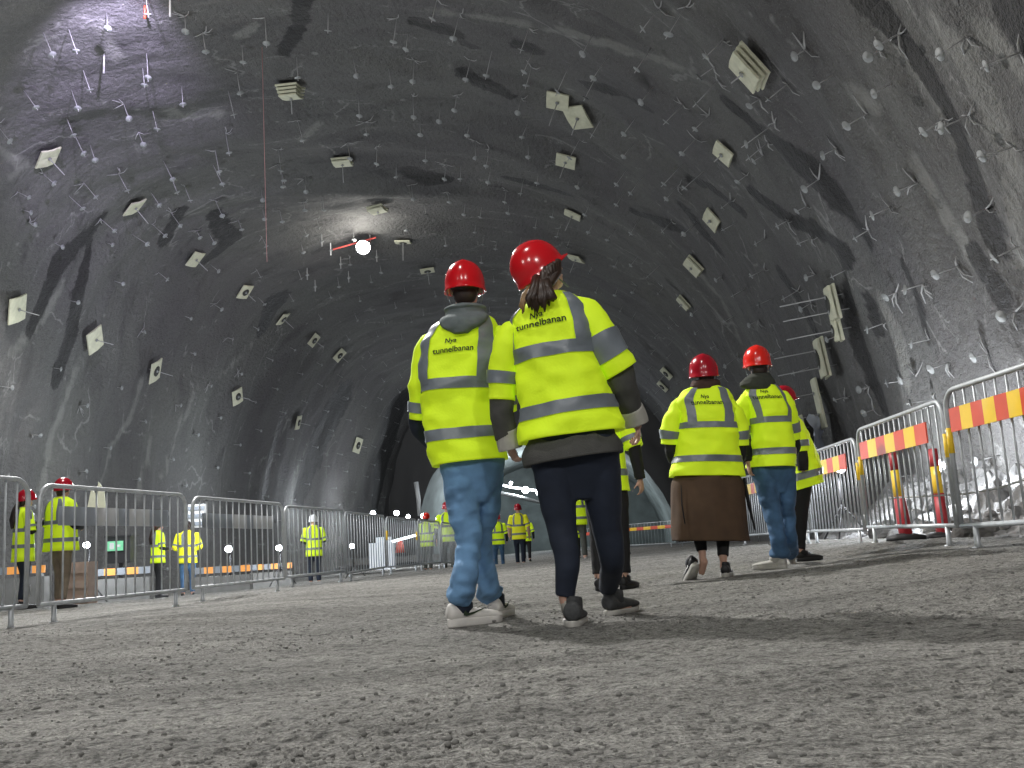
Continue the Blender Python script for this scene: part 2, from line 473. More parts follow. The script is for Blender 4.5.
for lst in (FEN_L, FEN_R, FEN_F):
    g = []
    for a, b in lst:
        A, B = fence_end(a), fence_end(b); anchor(A); anchor(B); g.append((A, B))
    FENCES.append(g)

Y1, Y2, Y3, Y4, Y5 = 5.0, 4.62, 7.6, 7.9, 9.4
def gz(px, py, Y): return at(px, py, Y).z
z1 = gz(470, 627, Y1 - .12); z2 = gz(574, 628, Y2 - .1); z3 = gz(725, 577.5, Y3 - .1); z4 = gz(782, 569, Y4); z5 = gz(806, 561, Y5)
FEET = {  # contact points of the shoes
    'p1L': onz(470, 626, z1), 'p1R': onz(495, 619, z1), 'p2L': onz(574, 627, z2), 'p2R': onz(616, 616, z2),
    'p3L': onz(701, 577, z3), 'p3R': onz(725, 577.5, z3), 'p4L': onz(779, 569, z4), 'p4R': onz(790, 564.5, z4), 'p5L': onz(808, 561, z5), 'p5R': onz(800, 558, z5)}
for p in FEET.values(): anchor(p)
FAR = [  # x, top, foot, height, key
    (612.5, 368, 590, 1.70, 'p6'), (580, 477, 562, 1.80, 'p7'), (576.5, 509, 560, 1.70, 'p7b'), (521, 503, 567, 1.84, 'p8'), (500, 513, 568.5, 1.66, 'p9'),
    (492, 513.5, 563, 1.66, 'p10'), (527.5, 514, 562, 1.7, 'p11'), (428.5, 512, 573, 1.72, 'p12'), (449.5, 501, 573, 1.84, 'p13'),
    (315, 514, 586, 1.76, 'p14'), (158, 518, 598, 1.72, 'p15'), (188, 518, 598, 1.74, 'p16'), (60, 477, 609, 1.86, 'p17'), (22, 489, 609, 1.68, 'p18')]
FARP = {}
for x, t, b, H, k in FAR:
    Y = solveY(x, t, b, H); FARP[k] = (at(x, b, Y), H); anchor(FARP[k][0])
ANA = np.array(ANCH)
def base_z(x, y): return .036 * max(-9.0, min(4.0, x)) - .012
_res = np.array([z - base_z(x, y) for x, y, z in ANCH])
def ground(x, y):
    d2 = (ANA[:, 0] - x) ** 2 + (ANA[:, 1] - y) ** 2
    w = 1 / (d2 + .12 ** 2 * (1 + .05 * y)) ** 1.5
    return base_z(x, y) + float((w * _res).sum() / (w.sum() + .004))

# floor -------------------------------------------------------------
def graded(a, b, near, h0, g, hmax):
    out = [near]; h = h0; x = near
    while x < b: x += h; h = min(h * g, hmax); out.append(x)
    h = h0; x = near; lo = []
    while x > a: x -= h; h = min(h * g, hmax); lo.append(x)
    return lo[::-1] + out
yy = graded(-16, 86, 1.3, .016, 1.0085, 1.6)
yy = [y for y in graded(-16, 1.3, 1.3, .03, 1.2, 2)][:-1] + [1.3 + 0]
y = 1.3; h = .016
while y < 86:
    y += h; h = min(.0062 * y + .006, 1.4); yy.append(y)
yy = sorted(set(yy))
xx = [0.0]; h = .018; x = 0
while x < 14:
    x += h; h = min(h * 1.014, .8); xx.append(x)
neg = [0.0]; h = .018; x = 0
while x < 20:
    x += h; h = min(h * 1.014, .8); neg.append(x)
xx = [-v for v in neg[:0:-1]] + xx
def micro(x, y):
    n = .020 * noise.noise(V((x * 1.1, y * 1.1, 0))) + .014 * noise.noise(V((x * .8 + 5, y * 3.2, 2))) + .009 * noise.noise(V((x * 6, y * 6, 5)))
    if y < 9:
        k = max(0, min(1, (9 - y) / 4))
        a = noise.noise(V((x * 17, y * 17, 1))); c = noise.noise(V((x * 38, y * 38, 3)))
        rough = .55 + .9 * noise.noise(V((x * .9, y * .9, 8)))
        n += k * max(.22, rough) * (.017 * max(0, a) ** 1.1 + .0085 * c + .004 * noise.noise(V((x * 75, y * 75, 6))))
    return n
far_d = lambda x, y: min(1.0, float(np.sqrt(((ANA[:, 0] - x) ** 2 + (ANA[:, 1] - y) ** 2).min())) / .5)
mb = MB(); nx = len(xx); lx = len(yy)
NOCOARSE = {}
vs = []
gx = np.array(xx)
for y in yy:
    X = gx + AX * y * (1 if y > 0 else 0)
    d2 = (ANA[None, :, 0] - X[:, None]) ** 2 + (ANA[None, :, 1] - y) ** 2
    w = 1 / (d2 + .12 ** 2 * (1 + .05 * y)) ** 1.5
    g = (w * _res[None]).sum(1) / (w.sum(1) + .004)
    fl = np.minimum(1, np.sqrt(d2.min(1)) / .45)
    for x, gg, q in zip(X, g, fl):
        vs.append((x, y, base_z(x, y) + gg + micro(x, y) * (.25 + .75 * q)))
mb.v = vs
mb.f = [(j * nx + i, j * nx + i + 1, (j + 1) * nx + i + 1, (j + 1) * nx + i) for j in range(lx - 1) for i in range(nx - 1)]
mb.m = [0] * len(mb.f)
def floormat():
    m = bpy.data.materials.new('gravel_floor'); m.use_nodes = True
    nt = m.node_tree; N = nt.nodes; L = nt.links; b = N['Principled BSDF']
    tc = N.new('ShaderNodeTexCoord')
    def ntex(scale, det, vec=(1, 1, 1)):
        mp = N.new('ShaderNodeMapping'); mp.inputs['Scale'].default_value = vec; L.new(tc.outputs['Object'], mp.inputs['Vector'])
        t = N.new('ShaderNodeTexNoise'); t.inputs['Scale'].default_value = scale; t.inputs['Detail'].default_value = det; t.inputs['Roughness'].default_value = .6
        L.new(mp.outputs['Vector'], t.inputs['Vector']); return t
    def ramp(o, stops):
        r = N.new('ShaderNodeValToRGB'); e = r.color_ramp.elements
        e[0].position, e[0].color = stops[0][0], (*stops[0][1], 1); e[1].position, e[1].color = stops[-1][0], (*stops[-1][1], 1)
        for p, c in stops[1:-1]:
            q = e.new(p); q.color = (*c, 1)
        L.new(o, r.inputs['Fac']); return r.outputs['Color']
    a = ntex(1.3, 6); f = ntex(26, 6); g = ntex(110, 3); t = ntex(1.0, 5, (.35, 2.6, 1))
    c1 = ramp(a.outputs['Fac'], [(.3, (.28, .277, .26)), (.7, (.375, .368, .345))])
    c2 = ramp(f.outputs['Fac'], [(.33, (.30, .30, .30)), (.47, (.88, .88, .88)), (.7, (1.25, 1.25, 1.25))])
    c3 = ramp(g.outputs['Fac'], [(.32, (.45, .45, .45)), (.68, (1.4, 1.4, 1.4))])
    c4 = ramp(t.outputs['Fac'], [(.32, (.72, .72, .72)), (.6, (1.08, 1.08, 1.08))])
    def mul(A, B):
        x = N.new('ShaderNodeMix'); x.data_type = 'RGBA'; x.blend_type = 'MULTIPLY'; x.inputs['Factor'].default_value = 1
        L.new(A, x.inputs[6]); L.new(B, x.inputs[7]); return x.outputs[2]
    L.new(mul(mul(mul(c1, c2), c3), c4), b.inputs['Base Color'])
    b.inputs['Roughness'].default_value = .9; b.inputs['Specular IOR Level'].default_value = .2
    ad = N.new('ShaderNodeMath'); ad.operation = 'ADD'; L.new(f.outputs['Fac'], ad.inputs[0]); L.new(g.outputs['Fac'], ad.inputs[1])
    bp = N.new('ShaderNodeBump'); bp.inputs['Strength'].default_value = 1.0; bp.inputs['Distance'].default_value = .03
    L.new(ad.outputs[0], bp.inputs['Height']); L.new(bp.outputs['Normal'], b.inputs['Normal'])
    return m
M_floor = floormat()
props(mb.obj('floor', M_floor), kind='structure')
# loose grit on the floor: uncountable
mb = MB()
for _ in range(9000):
    y = 1.35 + 6.0 * rnd.random() ** 1.7
    x = rnd.uniform(-.62, .62) * y
    if noise.noise(V((x * .9, y * .9, 8))) < rnd.uniform(-.55, .35): continue
    r = rnd.choice([.002, .0025, .003, .003, .004, .005, .007]) * rnd.uniform(.7, 1.2)
    z = ground(x, y) + micro(x, y)
    R = Matrix.Rotation(rnd.random() * 6, 3, 'Z')
    mb.ball((x, y, z + r * .2), (r * rnd.uniform(.8, 1.5), r, r * .75), R, 6, 4)
props(mb.obj('gravel', mat('grit', (.16, .157, .148), .9, var=.35, scale=9)), 'loose grit and dirt crumbs scattered over the tunnel floor', 'gravel', kind='stuff')

# ------------------------------------------------------------------ clothing tools
def cr(A, t):
    n = len(A) - 1
    i = min(int(t), n - 1); f = t - i
    p0, p1, p2, p3 = A[max(i - 1, 0)], A[i], A[i + 1], A[min(i + 2, n)]
    return ((p1 * 2) + (p2 - p0) * f + (p0 * 2 - p1 * 5 + p2 * 4 - p3) * (f * f) + (p1 * 3 - p0 - p2 * 3 + p3) * (f ** 3)) * .5
class Loft:
    """a cloth tube: rings of (centre, half width, half depth, right vector)"""
    def __init__(s, rings, amp=.008, seed=0., fr=(5, 5, 11), power=2.0):
        s.c = [V(r[0]) for r in rings]; s.a = [r[1] for r in rings]; s.b = [r[2] for r in rings]; s.r = [V(r[3]).normalized() for r in rings]
        s.n = len(rings) - 1; s.amp = amp; s.seed = seed; s.fr = fr; s.pw = power
    def fwd(s, right):
        f = V((0, 0, 1)).cross(right)
        return f.normalized()
    def P(s, th, v, off=0.0):
        v = max(0, min(s.n, v))
        c = cr(s.c, v); a = cr(s.a, v); b = cr(s.b, v); r = cr(s.r, v).normalized(); f = s.fwd(r)
        ct, st = math.cos(th), math.sin(th)
        e = 2.0 / s.pw
        x = math.copysign(abs(ct) ** e, ct); y = math.copysign(abs(st) ** e, st)
        p = c + r * (a * x) + f * (b * y)
        n = (r * (ct / max(a, .02)) + f * (st / max(b, .02))).normalized()
        q = V((p.x * s.fr[0] + s.seed, p.y * s.fr[1], p.z * s.fr[2]))
        w = 0
        if s.amp:
            f1 = 1 - abs(noise.noise(q + V((0, 0, (q.x + q.y) * .5)))) * 2.6
            w = s.amp * (.9 * noise.noise(q * .8) + .75 * max(-.6, f1) * .8 - .2 + .4 * noise.noise(q * 2.6 + V((9, 0, 0))))
        return p + n * (w + off)
    def vz(s, z):
        lo, hi = 0.0, float(s.n)
        up = cr(s.c, s.n).z > cr(s.c, 0).z
        for _ in range(30):
            m = (lo + hi) / 2
            if (cr(s.c, m).z < z) == up: lo = m
            else: hi = m
        return lo
    def mesh(s, mb, nu, nv, cap0=True, cap1=True, v0=0, v1=None, off=0., lip=0.0):
        v1 = s.n if v1 is None else v1
        rs = []
        if lip:
            for dv, o in ((.28, -.03), (0.02, -.014)):
                rs.append([s.P(2 * PI * k / nu, v0 + dv, off + o) for k in range(nu)])
        for i in range(nv + 1):
            v = v0 + (v1 - v0) * i / nv
            rs.append([s.P(2 * PI * k / nu, v, off) for k in range(nu)])
        mb.rings(rs, True, cap0, cap1)
    def strip(s, mb, th0, th1, v0, v1, nu, nv, off, thick=.004):
        o = [[s.P(th0 + (th1 - th0) * k / nu, v0 + (v1 - v0) * i / nv, off) for k in range(nu + 1)] for i in range(nv + 1)]
        mb.rings(o, False, False, False)
def limb(pts, amp=.004, seed=0., fr=(9, 9, 16)):
    """pts: (point, radius) -> Loft-like tube around its own axis"""
    return pts
def limb_rings(pts, nu, nv, amp, seed, t0=0.0, t1=1.0, off=0.0, fr=14.0, cuff=0.0):
    P = [V(p[0]) for p in pts]; Rr = [p[1] for p in pts]; n = len(P) - 1
    rs = []; ref = V((1, 0, 0))
    for i in range(nv + 1):
        t = (t0 + (t1 - t0) * i / nv) * n
        c = cr(P, t); r = cr(Rr, t)
        d = (cr(P, min(n, t + .05)) - cr(P, max(0, t - .05))).normalized()
        a = (ref - d * ref.dot(d))
        a = a.normalized() if a.length > .1 else V((0, 1, 0)); b = d.cross(a)
        ring = []
        for k in range(nu):
            th = 2 * PI * k / nu
            nn = a * math.cos(th) + b * math.sin(th)
            p = c + nn * r
            q = V((p.x * fr * .6 + seed, p.y * fr * .6, p.z * fr))
            am = amp * (1 + cuff * max(0, (t / n - .72) / .28))
            w = am * (.8 * noise.noise(q) + .9 * (1 - 2.6 * abs(noise.noise(q * .8 + V((4, 0, 0))))) * .7 + .35 * noise.noise(q * 2.6))
            ring.append(p + nn * (w + off))
        rs.append(ring)
    return rs
def limb_mesh(mb, pts, nu, nv, amp=.004, seed=0., t0=0., t1=1., off=0., caps=True, fr=14., cuff=0., round0=False, lip=False):
    rs = limb_rings(pts, nu, nv, amp, seed, t0, t1, off, fr, cuff)
    if round0:
        c = sum(rs[0], V()) / nu; d = (c - sum(rs[1], V()) / nu).normalized(); r = (rs[0][0] - c).length
        pre = [[c + (p - c) * s_ + d * r * q for p in rs[0]] for s_, q in ((.25, .62), (.6, .52), (.87, .28))]
        rs = pre + rs
    if lip:
        c = sum(rs[-1], V()) / nu; c2 = sum(rs[-2], V()) / nu
        rs.append([c + (p - c) * .86 for p in rs[-1]])
        rs.append([c.lerp(c2, .9) + (p - c) * .8 for p in rs[-2 if False else -1]])
    mb.rings(rs, True, caps, caps)

def text_mesh(txt, size, bold):
    cu = bpy.data.curves.new('t', 'FONT'); cu.body = txt; cu.size = size; cu.align_x = 'CENTER'; cu.offset = bold; cu.resolution_u = 3
    o = bpy.data.objects.new('t', cu); COL.objects.link(o)
    dg = bpy.context.evaluated_depsgraph_get()
    me = bpy.data.meshes.new_from_object(o.evaluated_get(dg))
    bpy.data.objects.remove(o)
    bm = bmesh.new(); bm.from_mesh(me)
    for _ in range(2):
        es = [e for e in bm.edges if e.calc_length() > size * .09]
        if es: bmesh.ops.subdivide_edges(bm, edges=es, cuts=1, use_grid_fill=False)
    bmesh.ops.triangulate(bm, faces=bm.faces)
    vs = [v.co.copy() for v in bm.verts]; bm.verts.index_update()
    fs = [tuple(v.index for v in f.verts) for f in bm.faces]; bm.free()
    return vs, fs
def put_text(parent, L, txt, fx0, z0, width, name='print_text', slope=0.0):
    vs, fs = text_mesh(txt, .1, .0017)
    w = max(v.x for v in vs) - min(v.x for v in vs)
    k = width / w if width > 0 else -width
    v0 = L.vz(z0); dz = .02; dv = (L.vz(z0 + dz) - v0) / dz
    out = []
    for v in vs:
        vv = v0 + v.y * k * dv
        a = cr(L.a, v0)
        x = max(-.97, min(.97, fx0 + v.x * k / a))
        out.append(L.P(-math.acos(max(-1, min(1, math.copysign(abs(x) ** (L.pw / 2), x)))), vv, .0085))
    mb = MB(); mb.add(out, fs)
    mb.obj(name, M_print, parent, False)
    return k

def Rm(yaw, pitch=0., roll=0.):
    """local frame: x right, y forward, z up; yaw turns left, pitch lifts the front, roll tips to the right"""
    return Matrix.Rotation(yaw, 3, 'Z') @ Matrix.Rotation(pitch, 3, 'X') @ Matrix.Rotation(roll, 3, 'Y')

def helmet(parent, c, R, s, m, strap=True, hi=True):
    nu, nv = (36, 14) if hi else (14, 6)
    mb = MB(); rs = []
    for i in range(nv + 1):
        t = i / nv; a = t * PI / 2
        r = []
        for k in range(nu):
            th = 2 * PI * k / nu; cx, cy = math.cos(th), math.sin(th)
            rx, ry, rz = .112 * s, .140 * s, .135 * s
            q = math.cos(a) ** .82
            z = rz * math.sin(a)
            ridge = .006 * s * math.exp(-(cx * q * rx / (.02 * s)) ** 2) * math.sin(a) ** 2
            r.append(c + R @ V((rx * q * cx, ry * q * cy, z + ridge)))
        rs.append(r)
    def low(k, g, dz):
        sn, cs = math.sin(2 * PI * k / nu), math.cos(2 * PI * k / nu)
        return c + R @ V(((.112 + g) * s * cs, (.140 + g + (.045 * max(0, sn) ** 1.5 if g > .004 else 0)) * s * sn, (dz + .022 * max(0, sn)) * s))
    lip = [[low(k, .0035, -.048) for k in range(nu)], [low(k, .006, -.044) for k in range(nu)], [low(k, .005, -.036) for k in range(nu)], [low(k, .001, -.03) for k in range(nu)]]
    inn = [[c + R @ V((.104 * s * math.cos(2 * PI * k / nu), .130 * s * math.sin(2 * PI * k / nu), (-.04 + .022 * max(0, math.sin(2 * PI * k / nu))) * s)) for k in range(nu)]]
    inn2 = [[c + R @ V((.095 * s * math.cos(2 * PI * k / nu), .12 * s * math.sin(2 * PI * k / nu), .03 * s)) for k in range(nu)]]
    rs = [rs[0]] + rs[1:]
    mb.rings(inn2 + inn + lip + rs, True, True, True)
    h = mb.obj('helmet', m, parent)
    if strap:
        for sx in (-1, 1):
            mb = MB()
            mb.tube([c + R @ V((sx * .098 * s, -.03 * s, -.01)), c + R @ V((sx * .094 * s, -.005, -.08 * s)), c + R @ V((sx * .06 * s, .05 * s, -.16 * s))], .007, 6, flat=.4)
            mb.obj('chin_strap', M_band, h)
    return h

def head_shapes(mb, c, R, s, fine=True):
    """skull, jaw, nose, brow, ears, lips"""
    W = lambda x, y, z: c + R @ (V((x, y, z)) * s)
    n = 20 if fine else 10
    mb.ball(W(0, -.012, .022), (.074 * s, .094 * s, .095 * s), R, n, n // 2 + 2)
    mb.ball(W(0, .028, -.045), (.055 * s, .060 * s, .070 * s), R, n, n // 2 + 2)
    if fine:
        mb.ball(W(0, .05, -.092), (.026 * s, .026 * s, .022 * s), R, 10, 7)
        mb.tube([W(0, .082, .012), W(0, .100, -.018), W(0, .108, -.036), W(0, .088, -.044)], [.009 * s, .011 * s, .015 * s, .010 * s], 8)
        mb.ball(W(0, .078, .022), (.05 * s, .014 * s, .010 * s), R, 12, 7)
        mb.ball(W(0, .084, -.066), (.022 * s, .011 * s, .008 * s), R, 10, 6)
        for sx in (-1, 1):
            mb.ball(W(sx * .032, .072, .002), (.014 * s, .012 * s, .010 * s), R, 8, 6)
            mb.ball(W(sx * .076, -.008, -.012), (.009 * s, .022 * s, .034 * s), R, 10, 7)
def hand_shapes(mb, w, d, palm_n, s=1.0, side=1, curl=.5):
    """hand from wrist w along d; palm_n: palm normal; thumb toward d x n * side"""
    d = V(d).normalized(); n = V(palm_n); n = (n - d * n.dot(d)).normalized(); t = d.cross(n).normalized() * side
    R = Matrix((t, d, n)).transposed()
    mb.ball(w + d * .048 * s, (.041 * s, .055 * s, .015 * s), R, 14, 8)
    mb.tube([w - d * .04 * s, w + d * .02 * s], [.027 * s, .027 * s], 10)
    for i, (o, ln) in enumerate(((.031, .070), (.0105, .079), (-.0105, .073), (-.031, .057))):
        p = w + d * .085 * s + t * o * s; dd = d.copy(); pts = [w + d * .05 * s + t * o * .8 * s, p]
        ang = 0
        for seg in (.45, .31, .24):
            ang += curl * (.75 if seg > .4 else .95)
            q = (d * math.cos(ang) + n * math.sin(ang) + t * o * 1.2).normalized()
            p = p + q * ln * seg * s; pts.append(p.copy())
        mb.tube(pts, [.0095 * s, .0092 * s, .0088 * s, .0080 * s, .0062 * s], 8)
    b = w + d * .02 * s + t * .024 * s
    mb.tube([b, b + (d * .5 + t * .75 + n * .2) * .032 * s, b + (d * .8 + t * .9 + n * .45) * .052 * s, b + (d * 1.15 + t * .85 + n * .7) * .066 * s], [.0125 * s, .0115 * s, .010 * s, .007 * s], 8)

S_collar = M_navy
def shoe(parent, heel, yaw, pitch, L, m_up, m_so, swoosh=None, hi=True, laces=True, wide=1.0, tall=1.0, sole=1.0, collar=False):
    """heel: ground point under the heel; toe along yaw"""
    R = Rm(yaw, pitch)
    n = 20 if hi else 10
    W = lambda x, y, z: heel + R @ V((x, y, z * tall))
    st = [(0.0, .024, .035, .080), (.03, .031, .025, .092), (.10, .034, .02, .096), (.20, .035, .02, .092), (.32, .036, .02, .080), (.45, .040, .02, .072), (.62, .046, .02, .064), (.78, .047, .02, .058), (.90, .042, .02, .051), (.97, .030, .022, .042), (1.0, .014, .026, .033)]
    mb = MB(); rs = []
    for t, w, zb, zt in st:
        r = []
        for k in range(n):
            th = 2 * PI * k / n
            cx, cz = math.cos(th), math.sin(th)
            x = w * wide * math.copysign(abs(cx) ** .8, cx) * (1 - .28 * max(0, cz)); z = (zb + zt) / 2 + (zt - zb) / 2 * math.copysign(abs(cz) ** .8, cz)
            r.append(W(x, t * L, z))
        rs.append(r)
    mb.rings(rs)
    # ankle collar
    cm = S_collar if collar else None
    col = [[W(.037 * wide * math.cos(2 * PI * k / n), .075 + .058 * math.sin(2 * PI * k / n), z + .012 * math.sin(2 * PI * k / n) * -1) for k in range(n)] for z in (.05, .088, .102)]
    if not cm: mb.rings(col)
    o = mb.obj('shoe', m_up, parent)
    if cm:
        mc = MB(); mc.rings(col); mc.obj('collar', cm, o)
    mb = MB(); rs = []
    for z, g in ((0.0, .92), (.006 * sole, 1.0), (.028 * sole, 1.03), (.034 * sole, .96)):
        r = []
        for k in range(28 if hi else 12):
            th = 2 * PI * k / (28 if hi else 12); y = .5 - .5 * math.cos(th)
            w = np.interp(y, [0, .04, .15, .35, .6, .8, .93, 1], [.0, .022, .034, .035, .046, .047, .034, .0]) * wide
            r.append(W(math.copysign(max(w, .004), math.sin(th)) * g, (y * 1.03 - .015) * L, z + .010 * max(0, y - .8) * 3))
        rs.append(r)
    mb.rings(rs)
    mb.obj('sole', m_so, o)
    if swoosh is not None:
        pts = [(.30, .074), (.22, .050), (.21, .038), (.27, .034), (.40, .042), (.60, .060), (.78, .074)]
        top = [(.30, .074), (.265, .058), (.27, .050), (.32, .048), (.42, .052), (.60, .064), (.78, .074)]
        for sx in (-1, 1):
            mb = MB(); v = []
            for (a, b) in zip(pts, top):
                for (y, z) in (a, b):
                    w = np.interp(y, [0, .1, .3, .45, .62, .78, 1], [.030, .035, .0365, .040, .0465, .0475, .03]) * wide
                    zt = np.interp(y, [0, .2, .32, .45, .62, .78, 1], [.07, .092, .08, .066, .056, .05, .03])
                    q = max(0, min(1, (z - .02) / (zt - .02)))
                    v.append(W(sx * (w * (1 - .30 * max(0, q * 2 - 1)) * (1.0 if q < .5 else .98) + .004), y * L, .012 + z * .86))
            mb.add(v, [(2 * i, 2 * i + 2, 2 * i + 3, 2 * i + 1) for i in range(len(pts) - 1)])
            mb.obj('side_mark', swoosh, o, False)
    if laces and hi:
        mb = MB()
        for i in range(4):
            y = (.36 + .075 * i) * L; z = np.interp(.36 + .075 * i, [.32, .45, .62, .78], [.082, .068, .058, .052]) + .004
            mb.tube([W(-.020, y, z - .006), W(0, y + .004, z), W(.020, y, z - .006)], .0035, 6)
        mb.obj('laces', m_so, o)
    return o

def build_person(root, S):
    """S: dictionary with world-space joints and cloth rings"""
    hi = S.get('hi', True); vox = S.get('vox', .008); seed = S.get('seed', 0.)
    nu, nv = (64, 60) if hi else (20, 16)
    hs = S.get('hs', 1.0); hc = S['head']; HR = S['headR']
    # body: one continuous surface
    mb = MB()
    head_shapes(mb, hc, HR, hs, hi)
    mb.tube([hc + HR @ V((0, -.01, -.05)), S['neck'], S['chest']], [.055 * hs, .058 * hs, .075 * hs], 12)
    rg = S['torso']
    bt = Loft([(r[0], r[1] * .80, r[2] * .78, r[3]) for r in rg], 0, 0, power=2.2)
    bt.mesh(mb, 24, 14)
    for q in S['arms']:
        limb_mesh(mb, [(p, r * .72) for p, r in q], 12, 12, 0)
    for q in S['legs']:
        limb_mesh(mb, [(p, r * .78) for p, r in q['pts']] + [(q['ankle'], .027 * hs)], 12, 14, 0)
        a = q['ankle']; RR = Rm(q['yaw'], q['pitch'])
        mb.tube([a, a + RR @ V((0, .0, -.03)), a + RR @ V((0, .11, -.055))], [.028, .033, .024], 10)
    for h in S.get('hands', []):
        hand_shapes(mb, *h)
    link_mesh('body', fuse(mb, vox, 2), S.get('skin', M_skin), root)
    # trousers
    mb = MB()
    for q in S['legs']:
        limb_mesh(mb, q['pts'], 36 if hi else 12, 46 if hi else 12, q.get('amp', .006), seed + 3 * q['yaw'], fr=q.get('fr', 13.), cuff=q.get('cuff', 0.))
    tr = S['hips']
    lo_, l2_ = tr[0], tr[1]
    ext = (lo_[0] + (lo_[0] - l2_[0]) * 1.3, lo_[1] * .5, lo_[2] * .35, lo_[3])
    Loft([ext] + [(r[0], r[1] * (.95 if i == 0 else 1), r[2] * (.72 if i == 0 else 1), r[3]) for i, r in enumerate(tr)], .004, seed, power=2.2).mesh(mb, 32, 10)
    link_mesh(S.get('trname', 'trousers'), fuse(mb, .008 if hi else .022, 2 if hi else 1, .4), S['tmat'], root)
    # jacket
    L = Loft(rg, S.get('amp', .021), seed, S.get('fr', (5.5, 5.5, 8)), power=2.25)
    mb = MB(); L.mesh(mb, nu, nv, lip=.02)
    for q in S['sleeves']:
        limb_mesh(mb, q, 32 if hi else 12, 26 if hi else 8, (.011 if hi else .004), seed + 1.7, round0=True, fr=11)
    jk = mb.obj('hi_vis_jacket', S.get('jmat', M_hv), root)
    off = .006 if hi else .009
    for z0, z1 in S['bands']:
        mb = MB(); L.strip(mb, 0, 2 * PI, L.vz(z0), L.vz(z1), nu, 4, off)
        mb.obj('reflective_band', M_band, jk)
    for f0, f1, z0 in S.get('straps', []):
        mb = MB()
        pw = L.pw / 2
        A = -math.acos(math.copysign(abs(f0) ** pw, f0)); B = -math.acos(math.copysign(abs(f1) ** pw, f1))
        vtop = L.n - .75
        L.strip(mb, A, B, L.vz(z0), vtop, 6, 20 if hi else 6, off + .0015)
        L.strip(mb, -A, -B, L.vz(z0), vtop, 6, 20 if hi else 6, off + .0015)
        mb.obj('reflective_band', M_band, jk)
    for q, (t0, t1) in zip(S['sleeves'], S.get('sbands', [])):
        mb = MB(); limb_mesh(mb, q, 32 if hi else 12, 6, (.011 if hi else .004), seed + 1.7, t0, t1, off + .002, caps=False, fr=11)
        mb.obj('reflective_band', M_band, jk)
    # sleeves worn under the jacket
    for q in S.get('under', []):
        mb = MB(); limb_mesh(mb, q['pts'], 28 if hi else 10, 22 if hi else 8, .006 if hi else .003, seed + 5, fr=16)
        mb.obj('sleeve', q['mat'], root)
        if q.get('cuff'):
            mb = MB(); limb_mesh(mb, q['cuff'], 28, 8, .002, seed, caps=True); mb.obj('cuff', M_cuff, root)
    if 'helm' in S:
        helmet(root, S['helmc'], S.get('helmR', HR), S.get('helms', hs), S['helm'], S.get('strap', hi), hi)
    if 'hair' in S:
        mb = MB()
        n = 18 if hi else 10
        mb.ball(hc + HR @ V((0, -.018, .02)) * hs, (.082 * hs, .098 * hs, .100 * hs), HR, n, 10)
        mb.ball(hc + HR @ V((0, -.052, -.045)) * hs, (.066 * hs, .05 * hs, .065 * hs), HR, n, 8)
        for q in S.get('locks', []): mb.tube(q[0], q[1], 8 if hi else 6)
        mb.obj('hair', S['hair'], root)
    for t in S.get('text', []):
        put_text(jk, L, *t)
    for f in S.get('extra', []): f(root, L)
    return root

def ring_px(l, r, Y, depth, dY=0.0):
    A = at(l[0], l[1], Y + dY); B = at(r[0], r[1], Y + dY)
    return ((A + B) / 2, (B - A).length / 2, depth, (B - A).normalized())
def lpx(pts, Y):
    """(px, py, width px, dY) -> (point, radius)"""
    return [(at(x, y, Y + d), w / 2 * pxm(x, y, Y + d)) for x, y, w, d in pts]
def hood(parent, rows, Y, m, neckc, neckr):
    mb = MB()
    rs = [ring_px(l, r, Y, dep, dy) for l, r, dep, dy in rows]
    Loft(rs, .010, 2.2, (10, 10, 20)).mesh(mb, 36, 24)
    pts = [neckc + V((neckr * math.cos(a), neckr * .9 * math.sin(a), .012 * math.sin(a))) for a in np.linspace(0, 2 * PI, 25)]
    mb.tube(pts, .026, 10)
    link_mesh('hood', fuse(mb, .006, 1), m, parent)

# ------------------------------------------------------------------ walker 1: grey hood, light jeans
def root_for(p, label, group=None): return empty('person', (p.x, p.y, p.z), label, 'person', group)
Y = Y1
mid = (FEET['p1L'] + FEET['p1R']) / 2
r1 = root_for(mid, 'person in hi-vis jacket, grey hood and light blue jeans walking away')
zl = lambda x, y, Y: at(x, y, Y).z
H1 = Rm(-.12, .06)
aL = FEET['p1L'] + V((-.055, .0, .085)); aR = FEET['p1R'] + V((-.005, .02, .085))
legs1 = [dict(pts=lpx([(457, 462, 35, .0), (463, 505, 31, -.01), (468.5, 540, 25, -.02), (466.5, 562, 24, -.06)], Y) + [(at(463.5, 585, Y - .11), .058), (aL + V((.012, -.01, .042)), .060)], ankle=aL, yaw=-1.05, pitch=0, cuff=.7, amp=.014, fr=19.),
         dict(pts=lpx([(486, 462, 33, .05), (484, 505, 30, .10), (478.5, 540, 24, .16), (481, 560, 23, .2)], Y) + [(at(487, 583, Y + .24), .057), (aR + V((-.014, 0, .040)), .057)], ankle=aR, yaw=-.25, pitch=0, cuff=.7, amp=.014, fr=19.)]
